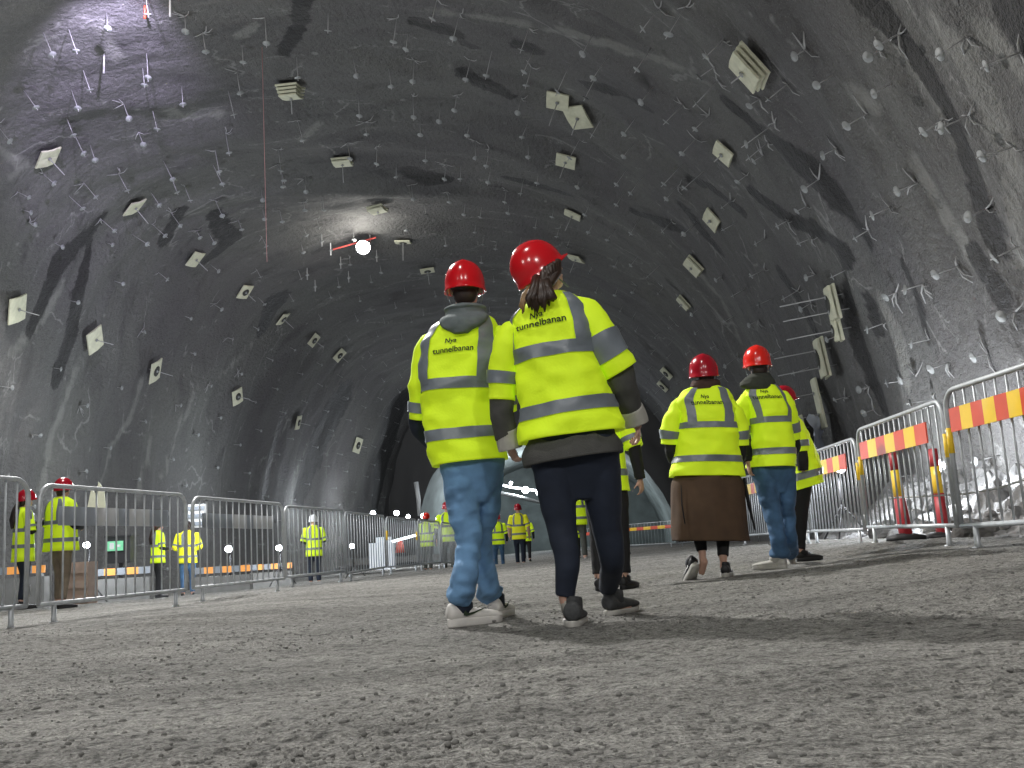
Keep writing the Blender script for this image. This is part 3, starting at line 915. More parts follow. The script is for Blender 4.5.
S1 = dict(hi=True, vox=.0065, seed=1.3, head=at(466, 287, Y + .04), headR=H1, hs=.98, neck=at(466, 312, Y + .02), chest=at(464, 338, Y + .01),
          torso=[ring_px((432, 467), (507, 459), Y, .135), ring_px((425.5, 438), (502, 432), Y, .135), ring_px((422, 410), (499, 405), Y, .13), ring_px((421, 386), (498, 382), Y, .13), ring_px((421, 360), (499, 352), Y, .128),
                 ring_px((425, 341), (499, 332), Y, .11), ring_px((437, 326), (493, 320), Y, .09), ring_px((449, 318), (483, 315), Y, .06)],
          hips=[ring_px((442, 480), (502, 478), Y, .115), ring_px((440, 462), (505, 460), Y, .12), ring_px((436, 448), (500, 446), Y, .115)],
          legs=legs1, tmat=M_jean, trname='jeans',
          sleeves=[lpx([(430, 341, 20, .02), (424, 358, 24, .03), (420.5, 388, 22, .06), (418, 419, 20, .10)], Y), lpx([(497, 333, 22, .02), (502, 352, 24, .04), (506, 382, 22, .08), (505, 410, 21, .14)], Y)],
          sbands=[(.80, .90), (.78, .88)],
          arms=[lpx([(430, 341, 22, .02), (420, 388, 20, .06), (419, 425, 17, .12), (436, 446, 13, .33)], Y), lpx([(497, 333, 22, .02), (506, 382, 20, .08), (504, 422, 17, .14), (490, 446, 13, .33)], Y)],
          under=[dict(pts=lpx([(420, 400, 17, .08), (418.5, 427, 17, .14), (434, 446, 13, .32)], Y), mat=M_navy), dict(pts=lpx([(506, 400, 16, .12), (505, 425, 16, .16), (490, 446, 13, .32)], Y), mat=M_navy)],
          hands=[(at(438, 447, Y + .34), V((.5, .6, -.5)), V((.6, -.5, 0)), .95, 1, .5), (at(488, 447, Y + .34), V((-.5, .6, -.5)), V((-.6, -.5, 0)), .95, -1, .5)],
          bands=[(zl(458, 392, Y), zl(458, 381, Y)), (zl(462, 441, Y), zl(462, 430, Y))], straps=[(-.97, -.74, zl(458, 386, Y)), (.46, .84, zl(458, 386, Y))],
          helm=M_helm, helmc=at(465, 285, Y + .03), helmR=Rm(-.12, -.02), helms=.93, hair=M_hairk,
          text=[('Nya', -.22, zl(451, 347, Y), -.36), ('tunnelbanan', -.13, zl(453, 356.5, Y), .20)],
          extra=[lambda rt, L: hood(rt, [((450, 306), (482, 304), .06, 0), ((444, 310), (487, 307.5), .085, -.02), ((447, 314.5), (485, 311.5), .06, -.015), ((439.5, 321), (489, 317), .075, -.075), ((443, 328), (480, 325), .05, -.115), ((453, 334), (468, 333), .03, -.125)], Y1, M_hood, at(466, 313, Y1), .082)])
build_person(r1, S1)
shoe(r1, FEET['p1L'] + V((-.10, -.045, 0)), -1.05, 0, .29, M_shoew, M_shoew, M_print, wide=1.12, tall=1.22, collar=True)
shoe(r1, FEET['p1R'] + V((-.005, -.04, 0)), -.25, 0, .29, M_shoew, M_shoew, M_print, wide=1.12, tall=1.22, collar=True)

# ------------------------------------------------------------------ walker 2: ponytail, grey coat, navy trousers, leaning
Y = Y2
mid = (FEET['p2L'] + FEET['p2R']) / 2
r2 = root_for(mid, 'person with a long ponytail and grey coat leaning to look up at the wall')
H2 = Rm(-1.02, .55, -.10)
aL = FEET['p2L'] + V((-.012, .03, .085)); aR = FEET['p2R'] + V((-.015, .02, .09))
legs2 = [dict(pts=lpx([(553, 455, 44, .0), (556, 490, 38, .0), (562, 528, 30, .0), (567, 562, 25, -.03)], Y) + [(aL + V((-.016, 0, .052)), .044)], ankle=aL, yaw=-.12, pitch=0, amp=.004),
         dict(pts=lpx([(598, 452, 44, .02), (602, 490, 38, .04), (607, 528, 30, .08), (612, 562, 24, .14)], Y) + [(aR + V((-.012, 0, .048)), .046)], ankle=aR, yaw=-.95, pitch=.03, amp=.004)]
def coat_skirt(rt, L):
    mb = MB()
    Loft([ring_px((523, 468), (624, 452), Y2, .165), ring_px((521.5, 456), (622.5, 442.5), Y2, .152), ring_px((528, 442), (612, 430), Y2, .125), ring_px((535, 428), (600, 418), Y2, .09)], .008, 4.4, (9, 9, 5)).mesh(mb, 60, 12, lip=.02)
    mb.obj('coat_hem', M_coat, rt)
c2 = at(538, 277, Y2 + .02)
locks = []
for k in range(15):
    o = (k - 7) / 7
    x0 = 541 + 4 * o; y0 = 277 - 2 * abs(o)
    x1 = 540 + 13 * o + rnd.uniform(-1.5, 1.5); x2 = 541.5 + 15 * o + rnd.uniform(-3, 3)
    ye = 309 + rnd.uniform(-6, 7) - 6 * abs(o)
    dd = rnd.uniform(-.015, .015)
    locks.append(([at(x0, y0, Y2 - .07), at(x0 + 3 * o, 288, Y2 - .125 + dd), at(x1, 299, Y2 - .15 + dd), at(x2, ye, Y2 - .142 + dd)], [.022, .021, .017, .003]))
for k in range(7):
    q = k / 6
    locks.append(([at(558 - 16 * q, 260 + 9 * q, Y2 - .06 - .05 * math.sin(q * PI)), at(557 - 13 * q, 272 + 4 * q, Y2 - .07 - .03 * q), at(549 - 6 * q, 284, Y2 - .10), at(541, 290, Y2 - .12)], [.016, .024, .024, .016]))
def blond(rt, L):
    mb = MB()
    for k in range(5):
        mb.tube([at(536 - k, 286, Y2 - .10), at(529 - k * 1.2, 294, Y2 - .135), at(524.5 - k * 1.0 + rnd.uniform(-1, 1), 302 + k * 1.2, Y2 - .138), at(524 + rnd.uniform(-2, 2), 314 - k, Y2 - .135)], [.012, .011, .009, .002], 8)
    mb.obj('hair', M_hairb, rt)['label'] = 'lighter blond strand'
S2 = dict(hi=True, vox=.006, seed=4.1, head=at(541, 272, Y + .02), headR=H2, hs=1.0, neck=at(547, 293, Y + .01), chest=at(549, 318, Y),
          torso=[ring_px((519.5, 444), (622.5, 430), Y, .15), ring_px((518.5, 419), (615, 403), Y, .145), ring_px((516, 392), (605, 377), Y, .14), ring_px((513, 364), (596, 351), Y, .135), ring_px((511, 346), (591, 334), Y, .13),
                 ring_px((509, 327), (587, 310), Y, .115), ring_px((520, 308), (575, 296), Y, .095), ring_px((532, 298), (563, 291), Y, .065)],
          hips=[ring_px((532, 475), (618, 470), Y, .125), ring_px((530, 455), (619, 448), Y, .13), ring_px((528, 430), (612, 420), Y, .125)],
          legs=legs2, tmat=M_navy,
          sleeves=[lpx([(513, 329, 24, .0), (507, 345, 27, .0), (503, 372, 26, .02), (501.5, 400, 25, .03)], Y), lpx([(574, 307, 24, 0), (589, 319, 34, .0), (605, 346, 37, .0), (620.5, 371, 37, .02)], Y)],
          sbands=[(.66, .80), (.55, .80)],
          arms=[lpx([(513, 329, 24, 0), (503, 372, 22, .02), (502, 408, 20, .04), (511, 446, 14, .09)], Y), lpx([(580, 314, 24, 0), (607, 348, 24, 0), (622, 382, 20, .02), (636, 424, 14, .16)], Y)],
          under=[dict(pts=lpx([(502, 385, 24, .03), (501.5, 412, 24, .04), (507, 438, 22, .08)], Y), mat=M_coat, cuff=lpx([(505.5, 430, 23.5, .065), (508.5, 441, 24, .082), (510.5, 449, 24, .09)], Y)),
                 dict(pts=lpx([(617, 362, 29, .02), (622, 385, 28, .04), (632, 412, 22, .13)], Y), mat=M_coat, cuff=lpx([(630.5, 408, 25, .12), (634.5, 418, 26, .145), (636.5, 424, 25, .155)], Y))],
          hands=[(at(510.5, 446.5, Y + .10), V((.35, .25, -1)), V((.75, .6, .2)), .74, -1, 1.0), (at(637, 424, Y + .15), V((.1, .4, -.8)), V((-.9, .2, -.2)), .84, -1, 1.0)],
          bands=[(zl(556, 360, Y), zl(556, 347, Y)), (zl(566, 416, Y), zl(566, 403, Y))], straps=[(-.995, -.90, zl(556, 353, Y)), (.52, .86, zl(556, 353, Y))],
          helm=M_helm, helmc=at(537.5, 268, Y + .01), helmR=H2, helms=.98, hair=M_hair, locks=locks,
          text=[('Nya', -.32, zl(541, 320.5, Y), -.40), ('tunnelbanan', -.22, zl(541, 330, Y), .232)], extra=[coat_skirt, blond])
build_person(r2, S2)
shoe(r2, FEET['p2L'] + V((-.006, -.03, 0)), -.12, 0, .27, M_shoeg, M_solew, wide=1.22, tall=1.2, sole=.68)
shoe(r2, FEET['p2R'] + V((-.045, -.035, .004)), -.66, .02, .26, M_shoeg, M_solew, wide=1.15, tall=1.2, sole=.62)
for nm, yw, a in (('sock', -.12, FEET['p2L'] + V((-.012, .035, .085))), ('sock', -.95, FEET['p2R'] + V((-.015, .02, .09)))):
    mb = MB(); mb.tube([a + V((0, 0, -.02)), a + V((-.006, 0, .02)), a + V((-.014, 0, .075))], [.036, .037, .037], 16); mb.obj('sock', M_cuff, r2)

# ------------------------------------------------------------------ walker 3: brown long coat
Y = Y3
r3 = root_for((FEET['p3L'] + FEET['p3R']) / 2, 'person in hi-vis jacket over a long brown coat, one heel lifted mid-step')
aL = at(702.5, 558, Y - .02); aR = at(723.5, 562, Y - .08)
legs3 = [dict(pts=lpx([(694, 480, 26, 0), (697, 520, 18, .05), (700, 540, 13, .02), (702, 551, 10.5, .0)], Y), ankle=aL, yaw=.25, pitch=-.75, amp=.002),
         dict(pts=lpx([(720, 480, 26, 0), (722, 520, 18, .0), (723, 543, 13, -.05), (723, 556, 11, -.08)], Y), ankle=aR, yaw=-.25, pitch=0, amp=.002)]
def long_coat(rt, L):
    mb = MB()
    Loft([ring_px((673, 541), (750, 541), Y3, .20), ring_px((672, 528), (748, 528), Y3, .20), ring_px((672, 505), (746, 505), Y3, .19), ring_px((673, 482), (743, 482), Y3, .165), ring_px((680, 470), (734, 470), Y3, .12), ring_px((688, 458), (726, 458), Y3, .08)], .014, 6.4, (8, 8, 1.6)).mesh(mb, 72, 24, lip=.02)
    o = mb.obj('brown_coat', M_brown, rt)
    mb = MB()
    mb.tube([at(744, 478, Y3 - .02), at(749, 505, Y3 - .02), at(755, 530, Y3)], [.03, .035, .012], 10, flat=.35)
    mb.obj('coat_belt', M_black, o)
    mb = MB()
    mb.tube([at(681, 485, Y3 - .20), at(682, 505, Y3 - .215), at(685, 524, Y3 - .222)], [.006, .010, .008], 8, flat=.5)
    mb.obj('pocket_fold', M_black, o)
H3 = Rm(-.1, .1)
S3 = dict(hi=True, vox=.009, seed=7.7, head=at(705, 373, Y + .03), headR=H3, hs=1.0, neck=at(705, 386, Y), chest=at(705, 402, Y),
          torso=[ring_px((669, 477), (744, 476.5), Y, .165), ring_px((672, 460), (741.5, 459), Y, .155), ring_px((676, 443), (739, 442), Y, .145), ring_px((678.5, 428), (736, 427), Y, .14), ring_px((677, 414), (735, 413), Y, .135),
                 ring_px((675, 402), (732, 400.5), Y, .12), ring_px((683, 391), (726, 390), Y, .095), ring_px((694, 386), (716, 385.5), Y, .06)],
          hips=[ring_px((681, 495), (737, 495), Y, .12), ring_px((680, 475), (737, 475), Y, .13), ring_px((681, 455), (735, 455), Y, .12)],
          legs=legs3, tmat=M_black,
          sleeves=[lpx([(681, 402, 12, 0), (675, 413, 17, .0), (671, 430, 19, .02), (670.5, 444, 17.5, .04)], Y), lpx([(728, 401, 12, 0), (734.5, 413, 17, .0), (739, 430, 18, .02), (739.5, 445, 17, .04)], Y)],
          sbands=[(.68, .84), (.68, .84)],
          arms=[lpx([(679, 403, 16, 0), (671, 430, 14, .02), (672, 452, 12, .05), (676, 462, 9, .2)], Y), lpx([(730, 402, 16, 0), (739, 430, 14, .02), (739, 452, 12, .05), (735, 462, 9, .2)], Y)],
          under=[dict(pts=lpx([(671, 436, 13, .03), (672, 454, 12, .06), (676, 462, 10, .18)], Y), mat=M_black), dict(pts=lpx([(739.5, 436, 13, .03), (740, 454, 12, .06), (736, 462, 10, .18)], Y), mat=M_black)],
          hands=[(at(677, 462, Y + .21), V((.3, .8, -.1)), V((.8, -.3, 0)), .9, 1, .6), (at(734, 462, Y + .21), V((-.3, .8, -.1)), V((-.8, -.3, 0)), .9, -1, .6)],
          bands=[(zl(706, 429.5, Y), zl(706, 423.5, Y)), (zl(706, 463, Y), zl(706, 456.5, Y))], straps=[(-.72, -.44, zl(706, 427, Y)), (.50, .80, zl(706, 427, Y))],
          helm=M_helmd, helmc=at(703.5, 371.5, Y + .03), helmR=H3, helms=1.0, hair=M_hairk,
          text=[('Nya', -.05, zl(705, 400, Y), -.40), ('tunnelbanan', 0.0, zl(706, 406.5, Y), .235)],
          extra=[long_coat, lambda rt, L: hood(rt, [((692, 381), (718, 380), .075, 0), ((690, 386), (720, 385), .085, -.01), ((694, 390), (716, 389), .07, -.03)], Y3, M_scarf, at(705, 386, Y3), .085)])
build_person(r3, S3)
shoe(r3, at(697, 565.5, Y3 - .05), .25, -.70, .26, M_shoek, M_solew, M_white)
shoe(r3, FEET['p3R'] + V((0, -.03, 0)), -.25, 0, .26, M_shoek, M_solew, M_white)

# ------------------------------------------------------------------ walker 4: dark hood, blue jeans
Y = Y4
r4 = root_for((FEET['p4L'] + FEET['p4R']) / 2, 'person with a dark hood and mid blue jeans beside the brown coat')
aL = FEET['p4L'] + V((.02, .03, .085)); aR = FEET['p4R'] + V((.02, .03, .085))
legs4 = [dict(pts=lpx([(762, 464, 25, 0), (768, 492, 21, 0), (773, 515, 17.5, 0), (778, 540, 15, 0)], Y) + [(aL + V((.005, 0, .02)), .060)], ankle=aL, yaw=.95, pitch=0, cuff=1.6, amp=.011, fr=16.),
         dict(pts=lpx([(783, 464, 23, .02), (786, 492, 19, .05), (787, 515, 15.5, .1), (790, 540, 13.5, .16)], Y) + [(aR + V((.005, 0, .02)), .056)], ankle=aR, yaw=-.2, pitch=0, cuff=1.6, amp=.011, fr=16.)]
H4 = Rm(-.05, .12)
S4 = dict(hi=True, vox=.009, seed=9.9, head=at(758, 365, Y + .03), headR=H4, hs=1.0, neck=at(760, 381, Y), chest=at(764, 398, Y),
          torso=[ring_px((748.5, 468), (795, 467), Y, .15), ring_px((750, 453), (795, 451.5), Y, .145), ring_px((751, 437), (792, 435), Y, .14), ring_px((750.5, 422), (789.5, 420), Y, .135), ring_px((747, 407), (787, 405), Y, .13),
                 ring_px((743.5, 396), (783, 394), Y, .115), ring_px((748, 387), (776, 385.5), Y, .09), ring_px((753, 382), (770, 381), Y, .06)],
          hips=[ring_px((751, 476), (796, 474), Y, .115), ring_px((750, 462), (795, 460), Y, .12), ring_px((751, 448), (793, 446), Y, .115)],
          legs=legs4, tmat=M_jeand, trname='jeans',
          sleeves=[lpx([(748, 398, 15, 0), (744, 407, 17, .0), (741.5, 424, 16, .03), (742, 440, 15, .06)], Y), lpx([(781, 396, 15, 0), (787, 406, 16, 0), (791, 422, 14, .03), (794, 439, 13, .07)], Y)],
          sbands=[(.68, .84), (.68, .84)],
          arms=[lpx([(748, 398, 14, 0), (742, 424, 12, .03), (746, 446, 11, .0), (748, 462, 8, -.03)], Y), lpx([(781, 396, 14, 0), (790, 422, 12, .03), (794, 445, 11, .1), (792, 456, 8, .28)], Y)],
          under=[dict(pts=lpx([(743, 433, 12, .04), (747, 447, 11.5, .0), (748.5, 462, 10, -.03)], Y), mat=M_black), dict(pts=lpx([(793, 434, 11, .06), (795, 446, 11, .12), (793, 456, 9, .27)], Y), mat=M_black)],
          hands=[(at(748.5, 462, Y - .03), V((.05, .2, -1)), V((.9, .2, 0)), .9, -1, .6), (at(792, 456, Y + .28), V((-.3, .8, -.2)), V((-.8, -.3, 0)), .9, -1, .6)],
          bands=[(zl(770, 424, Y), zl(770, 418, Y)), (zl(772, 455.5, Y), zl(772, 449, Y))], straps=[(-.80, -.50, zl(770, 421, Y)), (.70, .93, zl(770, 421, Y))],
          helm=M_helm2, helmc=at(757, 362, Y + .03), helmR=Rm(-.05, .02), helms=.98, hair=M_hairk,
          text=[('Nya', -.12, zl(767, 394.5, Y), -.37), ('tunnelbanan', -.02, zl(768, 400.5, Y), .215)],
          extra=[lambda rt, L: hood(rt, [((750, 374), (769, 373), .06, 0), ((743, 380), (773, 378), .08, -.01), ((739.5, 386), (775, 384.5), .075, -.035), ((751, 390), (768, 389), .04, -.07)], Y4, M_hoodd, at(760, 382, Y4), .055)])
build_person(r4, S4)
shoe(r4, FEET['p4L'] + V((.06, -.01, 0)), .95, 0, .28, M_solew, M_solew)
shoe(r4, FEET['p4R'] + V((.015, -.03, 0)), -.2, 0, .28, M_solew, M_solew)

# ------------------------------------------------------------------ walker 5: half hidden, black trousers
Y = Y5
r5 = root_for((FEET['p5L'] + FEET['p5R']) / 2, 'person in black trousers half hidden behind the jeans walker, facing the barriers')
aL = FEET['p5L'] + V((-.07, 0, .085)); aR = FEET['p5R'] + V((-.05, .05, .085))
legs5 = [dict(pts=lpx([(800, 484, 24, -.04), (799, 505, 20, -.04), (799, 523, 16, -.04), (799, 542, 13, -.02)], Y) + [(aL + V((0, 0, .02)), .055)], ankle=aL, yaw=-1.25, pitch=0, amp=.004),
         dict(pts=lpx([(794, 484, 22, .12), (793, 505, 18, .12), (792, 523, 15, .12), (792, 540, 12, .14)], Y) + [(aR + V((0, 0, .02)), .055)], ankle=aR, yaw=-1.15, pitch=0, amp=.004)]
H5 = Rm(-1.1, .1)
S5 = dict(hi=True, vox=.010, seed=12.9, head=at(786, 402, Y + .05), headR=H5, hs=.97, neck=at(788, 411, Y + .05), chest=at(790, 425, Y + .05),
          torso=[ring_px((787, 493), (823, 482), Y, .19), ring_px((788, 475), (820, 467), Y, .19), ring_px((786, 458), (815, 452), Y, .19), ring_px((781, 442), (808, 437), Y, .19), ring_px((777, 428), (801, 425), Y, .17), ring_px((780, 418), (797, 416), Y, .11), ring_px((783, 412), (793, 411), Y, .06)],
          hips=[ring_px((788, 497), (811, 495), Y, .15), ring_px((788, 480), (812, 477), Y, .15), ring_px((786, 465), (810, 462), Y, .15)],
          legs=legs5, tmat=M_black,
          sleeves=[lpx([(792, 426, 14, -.14), (798, 438, 17, -.17), (801, 452, 15, -.18)], Y), lpx([(790, 426, 14, .2), (796, 438, 16, .24), (800, 452, 14, .24)], Y)],
          sbands=[(.62, .8), (.62, .8)],
          arms=[lpx([(792, 426, 13, -.14), (800, 448, 12, -.18), (803, 466, 10, -.16)], Y), lpx([(790, 426, 13, .2), (799, 448, 12, .24), (808, 462, 9, .2)], Y)],
          under=[dict(pts=lpx([(800, 446, 12, -.18), (802, 459, 12, -.18), (803, 470, 10, -.16)], Y), mat=M_black), dict(pts=lpx([(799, 446, 12, .24), (803, 456, 11, .24), (808, 463, 9, .2)], Y), mat=M_black)],
          hands=[(at(803, 469, Y - .16), V((.2, .1, -1)), V((.3, 1, 0)), .9, 1, .6), (at(808, 463, Y + .2), V((.8, .1, -.5)), V((0, -1, 0)), .9, 1, .6)],
          bands=[(zl(800, 479, Y), zl(800, 472, Y))], straps=[], helm=M_helmd, helmc=at(784.5, 398, Y + .05), helms=.88, hair=M_hairk)
build_person(r5, S5)
for k in ('p5L', 'p5R'):
    shoe(r5, FEET[k] + V((-.11, -.02, 0)), -1.25, 0, .28, M_shoek, M_shoek, hi=False)

# ------------------------------------------------------------------ people farther off
def far_person(key, label, yaw, tm, hm=M_helm, jm=M_hv, jhem=.78, hairm=None, long_hair=False, stride=.12, arm='down', um=M_black, skin=M_skin, wid=1.0, seed=0., bands=True, hi=False, lean=0.0, shoes=M_shoek):
    p, H = FARP[key]
    rt = root_for(p, label)
    s = H / 1.80
    R = Matrix.Rotation(yaw, 3, 'Z')
    W = lambda x, y, z: p + R @ V((x * s, y * s + lean * max(0, z - .9) * s, z * s))
    rx = R @ V((1, 0, 0))
    ring = lambda z, a, b: (W(0, 0, z), a * s * wid, b * s * wid, rx)
    legs = []; arms = []; sl = []; un = []; hands = []
    for sx, st in ((-1, stride), (1, -stride)):
        an = W(sx * .10, st, .085)
        legs.append(dict(pts=[(W(sx * .085, 0, .90), .098 * s), (W(sx * .095, .01 + st * .3, .70), .088 * s), (W(sx * .10, .03 + st * .6, .48), .068 * s), (W(sx * .10, st, .13), .058 * s)], ankle=an, yaw=yaw - sx * .12, pitch=0, amp=.005))
        if arm == 'down': el, wr = (sx * .275, -.01, 1.12), (sx * .285, .05, .87)
        elif arm == 'front': el, wr = (sx * .27, .0, 1.12), (sx * .12, .24, 1.10)
        elif arm == 'phone': el, wr = (sx * .26, .05, 1.14), (sx * .10, .26, 1.30)
        else: el, wr = (sx * .30, -.05, 1.13), (sx * .20, .08, .95)
        sh = (sx * .185, 0, 1.42)
        arms.append([(W(*sh), .05 * s), (W(*el), .042 * s), (W(*wr), .03 * s)])
        mid_ = tuple(.25 * a + .75 * b for a, b in zip(sh, el))
        m0 = tuple(.6 * a + .4 * b for a, b in zip(sh, el))
        sl.append([(W(*sh), .075 * s), (W(*m0), .078 * s), (W(*mid_), .075 * s), (W(*el), .074 * s)])
        un.append(dict(pts=[(W(*mid_), .055 * s), (W(*el), .052 * s), (W(*wr), .04 * s)], mat=um))
        d = (W(*wr) - W(*el)).normalized()
        hands.append((W(*wr), d, R @ V((-sx, .3, .1)), .95 * s, -sx, .5))
    HR = Rm(yaw, .05)
    S = dict(hi=hi, vox=.02 if not hi else .011, seed=seed, head=W(0, .03, 1.63), headR=HR, hs=s, neck=W(0, .0, 1.50), chest=W(0, 0, 1.40),
             torso=[ring(jhem, .215, .16), ring(.92, .205, .15), ring(1.08, .195, .145), ring(1.22, .195, .14), ring(1.33, .20, .135), ring(1.42, .19, .115), ring(1.48, .13, .09), ring(1.52, .07, .06)],
             hips=[ring(.80, .165, .125), ring(.90, .175, .13), ring(1.02, .165, .125)], legs=legs, tmat=tm, sleeves=sl, sbands=[(.6, .74)] * 2, arms=arms, under=un, hands=hands, skin=skin, jmat=jm,
             bands=[(W(0, 0, z).z, W(0, 0, z + .055).z) for z in ((.90, 1.14) if bands else (1.0,))], straps=[(-.72, -.46, W(0, 0, 1.16).z), (.46, .72, W(0, 0, 1.16).z)],
             helmc=W(0, .03, 1.655), helms=s, strap=False, amp=.006)
    if hm: S['helm'] = hm
    if hairm: S['hair'] = hairm
    if long_hair:
        S['locks'] = [([W(o * .03, -.07, 1.60), W(o * .05, -.125, 1.48), W(o * .06, -.16, 1.34), W(o * .06, -.155, 1.20)], [.035, .034, .03, .012]) for o in (-1, -.3, .4, 1)]
    build_person(rt, S)
    for sx, st in ((-1, stride), (1, -stride)):
        h = W(sx * .10, st - .06, 0)
        shoe(rt, h, yaw - sx * .12, 0, .28 * s, shoes, shoes, hi=False)
    return rt
far_person('p6', 'person in dark sleeves mostly hidden behind the ponytail walker', -.4, M_black, hi=True, hairm=M_hairk, seed=2, shoes=M_shoek, stride=.0, wid=.95)
far_person('p7', 'person in grey trousers seen between the legs of the ponytail walker', .1, M_grey, hairm=M_hairk, seed=3, shoes=M_solew)
far_person('p7b', 'small distant person in black trousers behind the grey-trousered one', 0, M_black, hairm=M_hairk, seed=4)
far_person('p8', 'tall person in short-sleeved hi-vis standing with one arm hanging down', -.15, M_navy, hm=M_helmd, jm=M_hv2, um=M_skin, seed=5, bands=True)
far_person('p9', 'shorter person in hi-vis and blue jeans beside the tall dark-trousered one', .15, M_jeand, seed=6)
far_person('p10', 'person partly covered by the shorter jeans-clad one, red helmet showing', .2, M_jeand, seed=7, hm=M_helmd)
far_person('p11', 'person hidden behind the tall short-sleeved one, legs showing between theirs', 0, M_black, seed=8)
far_person('p12', 'person in grey trousers behind the far mesh barriers, shorter of two', -.1, M_grey, seed=9, hm=M_helm2, hairm=M_hairk)
far_person('p13', 'taller person with dark red helmet behind the far mesh barriers', .1, M_grey, seed=10, hm=M_helmd, um=M_grey)
far_person('p14', 'person in white helmet standing alone with feet apart beyond the barriers', .35, M_navy, hm=M_helmw, seed=11, arm='front', stride=.0, jhem=.74)
far_person('p15', 'person with long brown hair standing side-on beyond the second barrier', -.9, M_black, hm=M_helmd, hairm=M_hair, long_hair=True, seed=12, arm='front', stride=.03)
far_person('p16', 'person in orange-yellow jacket and jeans behind the barrier joint', .4, M_jeand, hm=None, hairm=M_hairk, jm=M_hv2, seed=13, arm='front', stride=.02, um=M_hv2)
far_person('p17', 'big person in beige trousers and red helmet behind the second barrier', -.5, M_beige, hm=M_helmd, hairm=M_hairk, seed=14, arm='front', stride=.05, wid=1.25)
far_person('p18', 'person with long dark hair and navy trousers behind the first barrier', -.9, M_navy, hm=M_helmd, hairm=M_hairk, long_hair=True, seed=15, arm='phone', stride=.03, jhem=.70)

# ------------------------------------------------------------------ steel crowd barriers
def barrier(A, B, label, group, nb=14, board=None, front=False, tip=False, lod=1):
    u = (B - A); Ln = V((u.x, u.y, 0)).length; yaw = math.atan2(u.y, u.x)
    rt = empty('crowd_barrier', A, label, 'barrier', group, yaw)
    dz = B.z - A.z
    P = lambda x, y, z: V((x, y, z + dz * x / Ln))
    rad = .019; zb, zt, cr_ = .15, 1.10, .13
    seg = 10 if lod else 6
    pts = [P(Ln / 2, 0, zb), P(0, 0, zb)]
    arc = 5
    pts = [P(.0, 0, zb)]
    for k in range(arc + 1):
        a = PI - k * PI / 2 / arc; pts.append(P(cr_ + cr_ * math.cos(a), 0, zt - cr_ + cr_ * math.sin(a)))
    for k in range(arc + 1):
        a = PI / 2 - k * PI / 2 / arc; pts.append(P(Ln - cr_ + cr_ * math.cos(a), 0, zt - cr_ + cr_ * math.sin(a)))
    pts += [P(Ln, 0, zb)]
    mb = MB(); mb.tube(pts, rad, seg); mb.tube([P(-.0, 0, zb), P(Ln, 0, zb)], rad, seg)
    mb.obj('frame', M_steel, rt, world=False)
    first = None
    for k in range(nb):
        x = Ln * (k + 1) / (nb + 1)
        top = zt
        if x < cr_: top = zt - cr_ + math.sqrt(max(0, cr_ ** 2 - (cr_ - x) ** 2))
        if Ln - x < cr_: top = zt - cr_ + math.sqrt(max(0, cr_ ** 2 - (cr_ - Ln + x) ** 2))
        if first is None or top < zt or abs(dz) > 1e-4:
            mb = MB(); mb.tube([P(x, 0, zb), P(x, 0, top)], .0085, 6 if lod else 4); mb.obj('bar', M_steel, rt, world=False)
    for x in (.20 * Ln / 2.3, Ln - .20 * Ln / 2.3):
        mb = MB()
        mb.tube([P(x, 0, zb), P(x, 0, .03), P(x, 0, -.01)], [.019, .019, .026], seg)
        mb.tube([P(x, -.035, -.012), P(x, .035, -.012)], .02, seg)
        mb.obj('leg', M_steel, rt, world=False)
    mb = MB(); mb.tube([P(Ln, 0, .30), P(Ln + .035, 0, .30), P(Ln + .035, 0, .22)], .008, 6); mb.tube([P(Ln, 0, .86), P(Ln + .035, 0, .86), P(Ln + .035, 0, .80)], .008, 6)
    mb.obj('hook', M_steel, rt, world=False)
    if board:
        n, cols, x0, x1, z0, z1 = board
        yo = -.032 if front else .032
        mb = MB()
        for k in range(n):
            xa, xb = x0 + (x1 - x0) * k / n, x0 + (x1 - x0) * (k + 1) / n
            vs = [P(xa, yo - .006, z0), P(xb, yo - .006, z0), P(xb, yo - .006, z1), P(xa, yo - .006, z1), P(xa, yo + .006, z0), P(xb, yo + .006, z0), P(xb, yo + .006, z1), P(xa, yo + .006, z1)]
            mb.add(vs, [(0, 1, 2, 3), (7, 6, 5, 4), (0, 4, 5, 1), (3, 2, 6, 7), (1, 5, 6, 2), (0, 3, 7, 4)], cols[k % len(cols)])
        mb.obj('striped_board', [M_bred, M_byel, M_bgrey, M_bglint], rt, False, world=False)
    if tip:
        for x in (0.0, Ln):
            mb = MB(); mb.tube([P(x, 0, .66), P(x, 0, .84)], .021, seg); mb.obj('reflector_sleeve', M_byel, rt, world=False)
    return rt
GL, GR, GF = 'barriers beside the work area', 'barriers along the rock wall', 'barriers closing off the far end'
lab_l = ['steel crowd barrier cut off by the picture edge, in front of the long-haired watcher', 'steel crowd barrier in front of the big beige-trousered person',
         'steel crowd barrier between the orange-yellow jacket and two work lamps', 'steel crowd barrier in front of the white-helmeted person', 'steel crowd barrier just past the white-helmeted person',
         'steel crowd barrier by the glowing white ramp', 'far steel crowd barrier in front of the shorter grey-trousered person', 'far steel crowd barrier in front of the taller grey-trousered person']
for i, ((A, B), lb) in enumerate(zip(FENCES[0], lab_l)):
    pat = [[2, 2, 2], [2, 2, 2, 3, 3, 2, 3, 3, 2, 2], [2, 2, 2, 2, 3, 3, 2, 3, 3, 3], [2]][min(i, 3)]
    barrier(A, B, lb, GL, 14, (10, pat, .28, (B - A).length - .28, .78, .94) if i < 3 else None, False, i == 5, 1 if i < 5 else 0)
